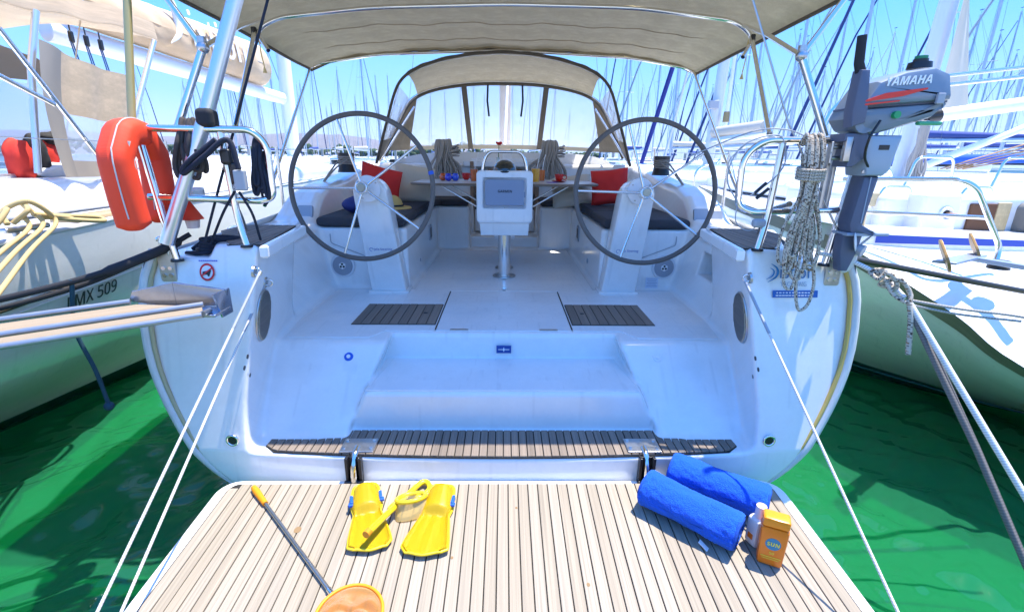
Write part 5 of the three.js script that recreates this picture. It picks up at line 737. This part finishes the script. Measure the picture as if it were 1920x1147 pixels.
{ const r = thing('mooring_line', 'yellow mooring rope knotted on the left yacht cleat', 'rope', [-2.60, 1.56, -.68], 'mooring lines'); const m = ropeY; part('knot', [rope([[0, .02, .1], [.06, .09, .06], [-.05, .12, -.02], [-.04, .03, -.1], [.06, .05, -.06], [.04, .13, .03], [-.05, .08, .09], [0, .02, .13]], .013, 80, 9), rope([[-.03, .03, .16], [.05, .10, .16], [.05, .03, .24], [-.02, -.0, .28]], .013, 40, 9)], m, r); part('bight', [rope([[.02, .04, -.05], [.06, .0, -.22], [.05, -.03, -.42], [.0, -.01, -.44], [-.02, .02, -.25], [0, .05, -.05]], .013, 50, 8), rope([[.02, .06, .0], [.05, .02, -.17], [.03, .0, -.22], [0, .04, -.1]], .013, 30, 8)], m, r); for (let k = 0; k < 3; k++) part('strand', rope([[.03, .05, .06 - .08 * k], [.07, -.01, .10 - .08 * k], [.20, -.10, .44 - .09 * k], [.50, -.28, 1.08 - .1 * k], [1.1, -.62, 2.2]], .0115, 40, 8), m, r); }
// ---------------------------------------------------------------- yacht moored on the right
{
  const y = thing('sailing_yacht', 'white yacht moored on the right with blue striped coaming and bow rail', 'yacht');
  const S = [[3.25, .62, .35], [2.82, .88, -.34], [2.68, 1.06, -.62], [2.60, 1.19, -.97], [2.60, 1.265, -1.27], [2.68, 1.31, -1.7], [2.9, 1.34, -2.6], [3.3, 1.38, -5], [3.9, 1.45, -8]], W = [[5.2, -.05, -.8], [4.35, -.05, -1.44], [4.02, -.05, -1.69], [3.75, -.05, -1.94], [3.48, -.05, -2.24], [3.25, -.05, -2.7], [3.1, -.05, -3.5], [3.3, -.05, -5.5], [3.9, -.05, -8]];
  const cols = S.map((s, i) => [s, [lerp(s[0], W[i][0], .2) - .02, lerp(s[1], 0, .3), lerp(s[2], W[i][2], .22)], [lerp(s[0], W[i][0], .55) - .05, lerp(s[1], 0, .66), lerp(s[2], W[i][2], .56)], W[i]]); const rows = loft(cols, 20), fine = []; for (let i = 0; i < rows.length - 1; i++) for (let k = 0; k < 5; k++) fine.push(rows[i].map((p, j) => { const P = q => rows[clamp(q, 0, rows.length - 1)][j], t = k / 5; return V3(...['x', 'y', 'z'].map(a => { const p0 = P(i - 1)[a], p1 = P(i)[a], p2 = P(i + 1)[a], p3 = P(i + 2)[a]; return .5 * (2 * p1 + (p2 - p0) * t + (2 * p0 - 5 * p1 + 4 * p2 - p3) * t * t + (3 * p1 - p0 - 3 * p2 + p3) * t * t * t); })); }));
  const hg = mat([.82, .84, .80], .22, { clearcoat: .5, map: rep(gelT, 3, 3) });
  part('rub_rail', grid(fine.map(r => r.slice(0, 3).map((p, k) => V3(p.x - .012, p.y + .004 - .0 * k, p.z + .006)))), mat([.22, .21, .15], .55, { map: rep(blotchT, 6, 2) }), y);
  part('topsides', grid(fine.map(r => r.slice(2, 18))), hg, y); part('boot_stripe', grid(fine.map(r => r.slice(17))), mat([.005, .06, .07], .4), y);
  part('boot_line', tubeP(fine.map(r => r[18].clone().add(V3(-.006, 0, .004))), .007, 6), mat([.02, .14, .15], .5), y);
  const dk = fine.map(r => { const p = r[0]; return [V3(p.x, p.y + .003, p.z), V3(p.x + .10, p.y + .012, p.z - .02), V3(p.x + .55, lerp(p.y, 1.31, .55), p.z - .12), V3(p.x + 1.1, Math.max(p.y, 1.31), p.z - .15), V3(p.x + 4.2, Math.max(p.y, 1.34), p.z - .15)]; }); part('deck', grid(dk), M.gel, y);
  // coaming moulding with the blue stripe
  const cm = []; for (let i = 0; i <= 30; i++) { const t = i / 30, x = lerp(2.70, 4.6, t), z = -1.95 + .38 * Math.pow(t, .7) + .1 * t * t, q = []; for (let j = 0; j <= 14; j++) { const a = PI * j / 14; q.push([x, 1.28 + .165 * Math.pow(Math.sin(a), .45) * (1 - .25 * t), z + .20 * Math.sign(Math.cos(a)) * Math.pow(Math.abs(Math.cos(a)), .45)]); } cm.push(q); } part('coaming', grid(cm), M.gel, y);
  part('blue_stripe', grid(cm.slice(3, 20).map((q, i) => [0, 1, 2].map(k => { const p = q[2 + (k * .5 | 0)], f = lerp(.35 + .12 * i / 17, .78 - .02 * i / 17, k / 2); return [p[0], 1.28 + .15 * f, q[0][2] + .005]; }))), mat([.02, .06, .36], .4), y);
  part('cockpit_wall', box(2.6, .36, 1.6, 4.75, 1.48, -3.2, .07, 4), M.gel, y); part('cockpit_step', box(1.3, .26, .5, 3.55, 1.44, -2.75, .06, 4), M.gel2, y); part('cabin_deck', box(6, .22, 5, 7.2, 1.50, -6.6, .06, 3), M.gel, y);
  const bn = part('binnacle', box(.34, .34, .22, 3.86, 1.50, -2.34, .03, 4), M.gel2, y); part('instrument_ring', T(new THREE.TorusGeometry(.05, .014, 8, 28), 3.90, 1.50, -2.22), M.white, bn); part('instrument_dial', T(cyl(.052, .052, .02, 0, 0, 0, 26).rotateX(PI / 2), 3.90, 1.50, -2.23), M.black, bn); part('instrument_knob', [tubeP([[3.90, 1.50, -2.22], [3.95, 1.495, -2.15]], .016, 10)], mat([.28, .13, .06], .5), bn);
  part('locker_recess', box(.24, .24, .03, 4.38, 1.46, -2.385, .01), mat([.12, .05, .02], .7), y); part('stained_panel', box(.13, .26, .02, 4.58, 1.46, -2.39, .01), mat([.66, .50, .26], .6, { map: rep(blotchT, 2, 2) }), y); part('stained_panel', box(.30, .12, .02, 3.55, 1.60, -2.49, .01), mat([.66, .54, .32], .6, { map: rep(blotchT, 2, 2) }), y);
  part('cockpit_cushion', box(.30, .28, .30, 4.86, 1.45, -2.30, .06, 4), mat([.20, .19, .17], .8), y);
  for (const x of [3.55, 4.30]) part('grab_handle', pipe([[x - .14, 1.66, -2.4], [x - .11, 1.72, -2.4], [x + .11, 1.72, -2.4], [x + .14, 1.66, -2.4]], .010, .04, 10), M.steel, y);
  // rail
  part('bow_rail', pipe([[2.74, 1.80, -1.95], [2.90, 1.835, -1.10], [2.97, 1.79, -1.05], [3.22, 1.41, -1.03], [3.19, 1.30, -1.0]].map(p => p), .0165, .06, 12), M.steel, y); part('bow_rail', pipe([[2.75, 1.55, -1.95], [3.10, 1.60, -1.06]], .013, 0, 12), M.steel, y); part('rail_post', tubeP([[2.79, 1.815, -1.72], [2.83, 1.30, -1.75]], .0145, 12), mat([.70, .55, .38], .25, { metalness: 1 }), y);
  for (const x of [5.4, 6.6]) part('rail_hoop', pipe([[x, 1.55, -4.6], [x + .1, 2.0, -4.6], [x + .6, 2.0, -4.6], [x + .65, 1.55, -4.6]], .017, .1, 12), M.steel, y);
}
{ const a = thing('anchor', 'plate anchor with bronze flukes lying on the right yacht foredeck', 'anchor', [2.72, 1.34, -.80]); const br = mat([.36, .22, .08], .45, { metalness: .5, map: rep(blotchT, 2, 2) }), bp = mat([.36, .42, .52], .35, { metalness: .6 }); a.rotation.y = .32; const fl = (x, z, r) => { const q = []; for (let i = 0; i <= 10; i++) { const e = []; for (let j = 0; j <= 6; j++) { const v = i / 10 - .5, u = j / 6 - .5; e.push([x + u * .10, .05 + .06 * (1 - 4 * u * u) + v * .05, z + v * .26 * (1 - .3 * u * u)]); } q.push(e); } return thicken(grid(q), .006).rotateY(r); }; const fk = (x, z) => plate(rrect(.13, .20, .055), .005, .01, .002).rotateX(-.55).rotateZ(-.75).rotateY(.25).translate(x, .09, z); part('fluke', fk(-.25, .08), br, a); part('fluke', fk(.24, -.04), br, a); part('cross_plate', [slab([[-.26, .03], [.26, -.06], [.27, .02], [-.20, .12]], .055, .012, .003)], bp, a); part('shank', [box(.05, .03, .34, .16, .035, .16, .008)], bp, a); part('windlass', [cyl(.05, .055, .05, .20, .02, .12, 24)], M.black, a); }
// mooring lines on the right
{ const k = thing('mooring_line', 'thick white mooring line stretched to the right with knotted end', 'rope', [0, 0, 0], 'mooring lines'); part('taut_line', tubeP([[1.80, 1.34, .0], [2.0, .72, .5], [2.42, -.5, 1.4]], t => .0125, 10), white, k); part('upper_line', rope([[1.50, 1.52, -.22], [1.62, 1.495, -.18], [1.74, 1.43, -.10], [1.79, 1.36, -.02]], .010, 30, 8), ropeW, k); part('knot', [rope([[1.70, 1.45, -.12], [1.735, 1.455, -.06], [1.765, 1.40, -.05], [1.725, 1.40, -.10], [1.76, 1.44, -.04], [1.80, 1.38, -.01], [1.785, 1.345, .0], [1.75, 1.37, -.04], [1.72, 1.43, -.07]], .010, 70, 8), rope([[1.70, 1.46, -.13], [1.72, 1.47, -.08], [1.70, 1.43, -.08], [1.69, 1.45, -.13]], .010, 30, 8)], fleckM, k); part('tail', rope([[1.79, 1.36, .0], [1.795, 1.28, .03], [1.80, 1.12, .06]], .011, 16, 8), fleckM, k); }
single('mooring_line', merge([tubeP([[1.81, 1.29, .02], [1.96, .80, .32], [2.19, .15, .62], [2.45, -.55, .95]], .0125, 9), tubeP([[1.835, 1.29, .02], [1.98, .80, .31], [2.21, .15, .61]], .007, 7)]), mat([.20, .18, .17], .9, { map: rep(twistT, 5, 1) }), 'dark grey mooring line running down right into the water', 'rope', 'mooring lines');
single('bow_line', merge([rope([[1.79, 1.355, .0], [2.0, 1.325, .03], [2.3, 1.29, .05], [2.6, 1.22, .1]], .0065, 30, 7), rope([[1.80, 1.335, .01], [2.0, 1.30, .03], [2.27, 1.275, .05]], .0055, 30, 7)]), ropeG, 'thin double line running from the knot across to the right yacht', 'rope', 'mooring lines');
{ const p = thing('boat_hook', 'long dark pole reaching right from the outboard propeller', 'boat hook', [0, 0, 0]); part('shaft', tubeP([[1.70, 1.485, -.26], [3.3, 1.20, -.30]], .0145, 12), mat([.09, .075, .055], .35, { metalness: .6 }), p); part('end_knob', sph(.026, 1.69, 1.487, -.26, 14), M.black, p); }
// ---------------------------------------------------------------- marina behind
function farYacht(v) {
  const g = new THREE.Group(); const q = RNG(100 + v), Lh = [11, 12.5, 13.5][v], mh = [14.5, 16.5, 18.5][v];
  const rows = []; for (let i = 0; i <= 16; i++) { const t = i / 16, z = Lh * (.5 - t), w = 1.85 * Math.pow(Math.sin(PI * clamp(.28 + .72 * t, 0, 1)), .55) + .001, a = []; for (let j = 0; j <= 8; j++) { const b = PI * j / 8; a.push([-Math.cos(b) * w * (1 - .12 * Math.sin(b)), 1.25 + .25 * t - 1.4 * Math.pow(Math.sin(b), .5), z]); } rows.push(a); }
  part('hull', grid(rows), v === 1 ? mat([.03, .06, .18], .3) : M.gel2, g); part('deck', grid(rows.map(r => [r[0], [0, r[0][1] + .08, r[0][2]], r[8]])), M.gel2, g);
  part('coachroof', box(2.2, .5, Lh * .42, 0, 1.62, -Lh * .06, .18, 3), M.gel2, g); part('cabin_window', box(2.22, .14, Lh * .3, 0, 1.68, -Lh * .06, .05, 2), M.black, g);
  const mz = -Lh * .06, am = mat([.50, .56, .64], .4, { metalness: .4 });
  part('mast', tubeP([[0, 1.6, mz], [0, mh, mz]], .085, 8), v === 1 ? M.white : am, g); for (const h of [.42, .72]) part('spreader', tubeP([[-.9 * (1.3 - h), mh * h, mz + .15], [0, mh * h + .05, mz], [.9 * (1.3 - h), mh * h, mz + .15]], .022, 6), am, g);
  part('boom', tubeP([[0, 2.75, mz + .1], [0, 2.85, mz + Lh * .36]], .09, 8), am, g); part('sail_cover', tubeP([[0, 3.05, mz + .15], [0, 2.98, mz + Lh * .35]], t => .15 - .07 * t, 8, true, [1.2, .8]), [mat([.55, .52, .46], .85), mat([.62, .60, .55], .85), mat([.04, .07, .26], .85)][v], g);
  part('furled_genoa', tubeP([[0, 1.55, -Lh * .485], [0, mh * .55, -Lh * .30], [0, mh * .95, mz - .15]], t => .085 * (1 - .6 * t), 7), [mat([.40, .42, .44], .85), mat([.66, .65, .62], .85), mat([.035, .055, .17], .85)][v], g);
  const wm = mat([.16, .18, .22], .4, { metalness: .5 }); for (const s of [-1, 1]) { part('shroud', tubeP([[s * 1.7, 1.35, mz + .2], [s * .52, mh * .42, mz + .15], [0, mh * .96, mz]], .009, 4), wm, g); part('backstay', tubeP([[s * 1.1, 1.3, Lh * .48], [0, mh, mz]], .008, 4), wm, g); }
  part('stern_rail', pipe([[-1.2, 1.3, Lh * .47], [-1.2, 2.0, Lh * .47], [1.2, 2.0, Lh * .47], [1.2, 1.3, Lh * .47]], .02, .15, 6), M.steelR, g);
  part('masthead_wind_vane', [tubeP([[0, mh, mz], [0, mh + .5, mz]], .008, 4), box(.02, .06, .35, 0, mh + .4, mz, 0)], M.black, g);
  return g;
}
const protos = [0, 1, 2].map(farYacht), ordW = ['first', 'second', 'third', 'fourth', 'fifth', 'sixth', 'seventh', 'eighth', 'ninth', 'tenth', 'eleventh', 'twelfth', 'thirteenth', 'fourteenth', 'fifteenth', 'sixteenth', 'seventeenth', 'eighteenth', 'nineteenth', 'twentieth', 'twenty-first', 'twenty-second', 'twenty-third', 'twenty-fourth', 'twenty-fifth', 'twenty-sixth', 'twenty-seventh', 'twenty-eighth', 'twenty-ninth', 'thirtieth'];
const kind = ['pale sail cover', 'navy hull', 'blue furled sail'];
function placeFar(v, x, z, yaw, sc, label) { const o = protos[v].clone(); o.name = numbered('moored_yacht'); o.position.set(x, 0, z); o.rotation.y = yaw; o.rotation.z = .012 * Math.sin(x * 3); o.scale.setScalar(sc); tag(o, label, 'yacht', 'yachts moored across the marina'); scene.add(o); }
{ // right hand rows, listed from the sprayhood outwards: [x per metre of depth, depth, kind, yaw, scale]
  const R = [[.195, 95, 0, .2, 1], [.235, 42, 2, .15, .92], [.265, 110, 1, 0, 1], [.300, 60, 0, .3, 1], [.325, 130, 2, .1, 1.05], [.350, 33, 0, 1.2, .95], [.372, 80, 2, .1, 1], [.400, 50, 0, 1.35, .95], [.425, 100, 0, .2, 1.05], [.452, 22, 1, .25, .9], [.475, 70, 2, 1.4, 1], [.505, 40, 2, 1.35, 1], [.535, 95, 0, .2, 1], [.560, 58, 0, .1, 1.05], [.590, 30, 2, 1.45, 1], [.620, 75, 0, .2, 1], [.650, 46, 0, 1.3, 1], [.680, 105, 2, .3, 1.1], [.705, 26, 0, 1.5, .95], [.740, 62, 1, .2, 1], [.780, 36, 2, 1.4, 1], [.820, 85, 0, .2, 1.1], [.855, 24, 2, 1.45, 1.05], [.900, 50, 0, .2, 1.05], [.945, 32, 2, 1.4, 1], [.985, 70, 0, .2, 1.1], [1.03, 28, 0, 1.35, 1.1]];
  R.forEach(([k, d, v, yaw, sc], i) => placeFar(v, k * d, 2 - d, yaw, sc, `far yacht with ${kind[v]}, ${ordW[i]} mast right of the sprayhood`));
  const Lf = [[-.19, 120, 0, .2, .95], [-.245, 100, 2, .2, .9], [-.275, 52, 0, -.2, .9], [-.335, 130, 0, .1, 1], [-.395, 105, 1, .3, .95], [-.425, 95, 0, .2, .85], [-.452, 75, 2, -.3, .9], [-.478, 115, 0, .2, .95], [-.505, 88, 0, .1, .9], [-.530, 70, 2, .2, .95], [-.60, 60, 0, .2, .9], [-.70, 80, 2, .2, 1]];
  Lf.forEach(([k, d, v, yaw, sc], i) => placeFar(v, k * d, 2 - d, yaw, sc, `far yacht with ${kind[v]}, ${ordW[i]} mast left of the sprayhood`));
}
{ // the rows behind them
  const q = RNG(55); let nr = 0, nl = 0;
  for (let i = 0; i < 30; i++) { const k = -.17 + 1.22 * (i + .5 * q()) / 30, d = 60 + 85 * q(), v = q() < .6 ? 0 : 2; if (k < .17) continue; placeFar(v, k * d, 2 - d, .3 * q(), .85 + .35 * q(), `rear row yacht with ${kind[v]}, ${ordW[nr++]} rear mast right of the sprayhood`); }
  for (let i = 0; i < 11; i++) { const k = -.15 + .30 * (i + .4 * q()) / 11, d = 80 + 70 * q(), v = i % 3 ? 0 : 2; placeFar(v, k * d, 2 - d, .3 * q(), .9 + .3 * q(), `rear row yacht with ${kind[v]}, ${ordW[i]} mast seen through the sprayhood window`); }
  for (let i = 0; i < 16; i++) { const k = -.21 - .42 * (i + .5 * q()) / 16, d = 75 + 70 * q(), v = i % 3 ? 0 : 2; placeFar(v, k * d, 2 - d, .3 * q(), .8 + .3 * q(), `rear row yacht with ${kind[v]}, ${ordW[i]} rear mast left of the sprayhood`); }
}
{ // tall close mast, sail and booms of the yacht behind the right neighbour
  const y = thing('moored_yacht', 'close yacht behind the outboard with thick mast, hoisted sail corner and booms', 'yacht', [0, 0, 0]);
  part('mast', tubeP([[7.22, 1.4, -7.0], [7.42, 4.5, -7.05], [8.1, 14, -7.4]], .135, 14, true, [1.2, .75]), mat([.66, .68, .70], .35, { metalness: .2 }), y);
  const s = []; for (let i = 0; i <= 10; i++) { const q = []; for (let j = 0; j <= 10; j++) { const u = i / 10, v = j / 10; q.push([lerp(7.40, lerp(7.98, 7.50, v), u), lerp(2.80, 4.6, v) + .08 * u * (1 - v), -6.75 + .05 * Math.sin(u * 5)]); } s.push(q); } part('sail', grid(s), mat([.60, .55, .44], .85, { transmission: .15 }), y);
  part('boom', tubeP([[7.62, 2.72, -6.95], [11.5, 3.25, -7.4]], .115, 12, true, [1, .85]), M.white, y); part('boom_cap', tubeP([[7.40, 2.68, -6.93], [7.64, 2.722, -6.95]], .12, 12, true, [1, .85]), M.black, y); part('spinnaker_pole', tubeP([[7.6, 1.88, -6.9], [9.35, 2.56, -7], [11, 3.2, -7.2]], .065, 12), M.white, y);
  part('rope_bundle', hank(7.18, 2.55, -6.65, .24, 1.1, 9, .02, 77, ropeG), ropeG, y); part('pole_lines', Array.from({ length: 5 }, (_, i) => tubeP([[7.8 + .1 * i, 1.82, -6.8], [9.6, 2.35 - .07 * i, -6.9], [11, 2.9 - .1 * i, -7]], .012, 5)), mat([.45, .26, .12], .8), y);
  part('hull', box(6, 1.2, 12, 10.2, .75, -12, .4, 4), M.gel2, y); part('deck_stripe', box(6.05, .16, 11.5, 10.2, 1.0, -12, .02), M.blue, y); part('deckhouse', box(4, .45, 7, 10.6, 1.45, -11.5, .15, 3), M.gel, y);
  for (const o of [0, -.115]) part('arch_tube', pipe([[4.3, 1.7, -5], [4.45, 2.60 + o, -5], [4.75, 2.85 + o, -5], [5.7, 3.02 + o, -5], [7.2, 3.19 + o, -5]], .026, .3, 10), M.steel, y);
  part('blue_sail_cover', [tubeP([[8.2, 1.95, -9.5], [13, 2.05, -9.9]], .11, 10)], mat([.01, .09, .5], .8), y);
}
{ // mast with its furled sail seen under the starboard corner of the bimini
  const y = thing('moored_yacht', 'yacht with thick pale mast and radar bracket seen right of the starboard wheel', 'yacht', [0, 0, 0]);
  part('mast', tubeP([[6.52, 1.3, -14], [6.68, 5, -14.05], [7.2, 17, -14.3]], .145, 12, true, [1.2, .8]), mat([.62, .64, .66], .35, { metalness: .2 }), y); part('radar_bracket', [box(.3, .25, .2, 6.42, 3.55, -13.85, .03)], M.plasticG, y); part('mast_winch', [cyl(.09, .1, .3, 6.85, 3.2, -13.8, 14)], mat([.35, .25, .12], .4, { metalness: .6 }), y);
  part('furled_genoa', tubeP([[6.0, 1.6, -20], [7.0, 10, -16]], .09, 8), mat([.01, .02, .18], .85), y); part('hull', box(3.6, 1.3, 11, 6.4, .65, -15.5, .45, 4), M.gel2, y); part('cabin', box(2.4, .5, 5, 6.4, 1.5, -16, .2, 3), M.gel, y); part('cabin_window', box(2.42, .14, 4, 6.4, 1.55, -16, .04), M.black, y);
  part('boom', tubeP([[6.55, 2.5, -13.9], [6.3, 2.6, -10]], .09, 10), M.alu, y); part('sail_cover', tubeP([[6.55, 2.75, -13.8], [6.3, 2.72, -10.2]], .15, 10), mat([.45, .42, .36], .85), y); part('stern_rail', pipe([[5.2, 1.3, -10.2], [5.2, 1.95, -10.2], [7.6, 1.95, -10.2], [7.6, 1.3, -10.2]], .02, .15, 8), M.steel, y);
}
{ // two motor boats filling the gap beyond the starboard rail
  const mk = (x, z, label) => { const b = thing('motor_boat', label, 'boat', [x, 0, z], 'low white boats beyond the starboard rail'); part('hull', box(3.4, 1.15, 9, 0, .62, 0, .4, 4), M.gel2, b); part('deckhouse', box(2.6, .5, 4, 0, 1.4, -.6, .18, 4), M.gel, b); part('window', box(2.62, .16, 3, 0, 1.45, -.6, .05), M.black, b); part('rail', pipe([[-1.5, 1.2, 4.2], [-1.5, 1.85, 4.2], [1.5, 1.85, 4.2], [1.5, 1.2, 4.2]], .02, .2, 8), M.steel, b); part('rail_post', tubeP([[0, 1.2, 4.2], [0, 1.85, 4.2]], .015, 8), M.steel, b); };
  mk(4.35, -9.6, 'low white boat directly beyond the starboard winch'); mk(10.6, -18, 'low white boat farther back behind the outboard'); mk(-4.6, -15.5, 'low white boat beyond the port wheel');
}
{ const p = thing('pontoon', 'long grey floating pontoon across the far side of the marina', 'pontoon', [0, 0, -66]); part('walkway', box(320, .5, 2.4, 0, .45, 0, .05), mat([.40, .38, .35], .85), p); for (let i = 0; i < 16; i++) part('pile', cyl(.18, .18, 3, -75 + i * 10, 1.2, -1.3, 10), mat([.35, .34, .32], .8), p); }
{ // hills and wooded shore on the left
  const rows = []; for (let i = 0; i <= 110; i++) { const x = lerp(-2600, 900, i / 110), q = []; for (let j = 0; j <= 8; j++) { const t = j / 8, h = (44 + 36 * vnoise(i * .09, 3) + 16 * vnoise(i * .4, 8) + 5 * vnoise(i * 1.2, 2)) * sstep(500, -900, x) * Math.sin(PI * .5 * Math.min(1, t * 1.15)); q.push([x, -2 + h + (t > 0 ? 5 * vnoise(i * .8, j * 2) : 0), -1750 - 420 * t]); } rows.push(q); }
  struct('hills', grid(rows), mat([.20, .17, .15], 1, { map: rep(blotchT, 30, 4) }));
  const r = RNG(19), leaf = new THREE.IcosahedronGeometry(1, 0), inst = new THREE.InstancedMesh(leaf, mat([.05, .085, .025], .95), 900), m4 = new THREE.Matrix4(); for (let i = 0; i < 900; i++) { const x = -560 + r() * 620, c = Math.floor(x / 14), h = 3 + 6 * hash(c, 4) * r(); m4.compose(V3(x, h, -300 + r() * 12), new THREE.Quaternion().setFromEuler(new THREE.Euler(r() * 6, r() * 6, r() * 6)), V3(1 + 1.6 * r(), .8 + 1.4 * r(), 1 + 1.6 * r())); inst.setMatrixAt(i, m4); } inst.name = 'shore_trees'; inst.userData = { kind: 'stuff', label: 'low green trees along the far shore on the left', category: 'trees' }; inst.castShadow = inst.receiveShadow = true; scene.add(inst);
  struct('shore', slab([[-900, -292], [300, -292], [300, -420], [-900, -420]], 1.2, 2, 0), mat([.30, .26, .20], .95));
}
scene.fog = new THREE.FogExp2(L(.62, .74, .92), .00016);
scene.traverse(o => { if (o.isMesh) { o.castShadow = o.receiveShadow = true; } });
renderer.render(scene, camera);
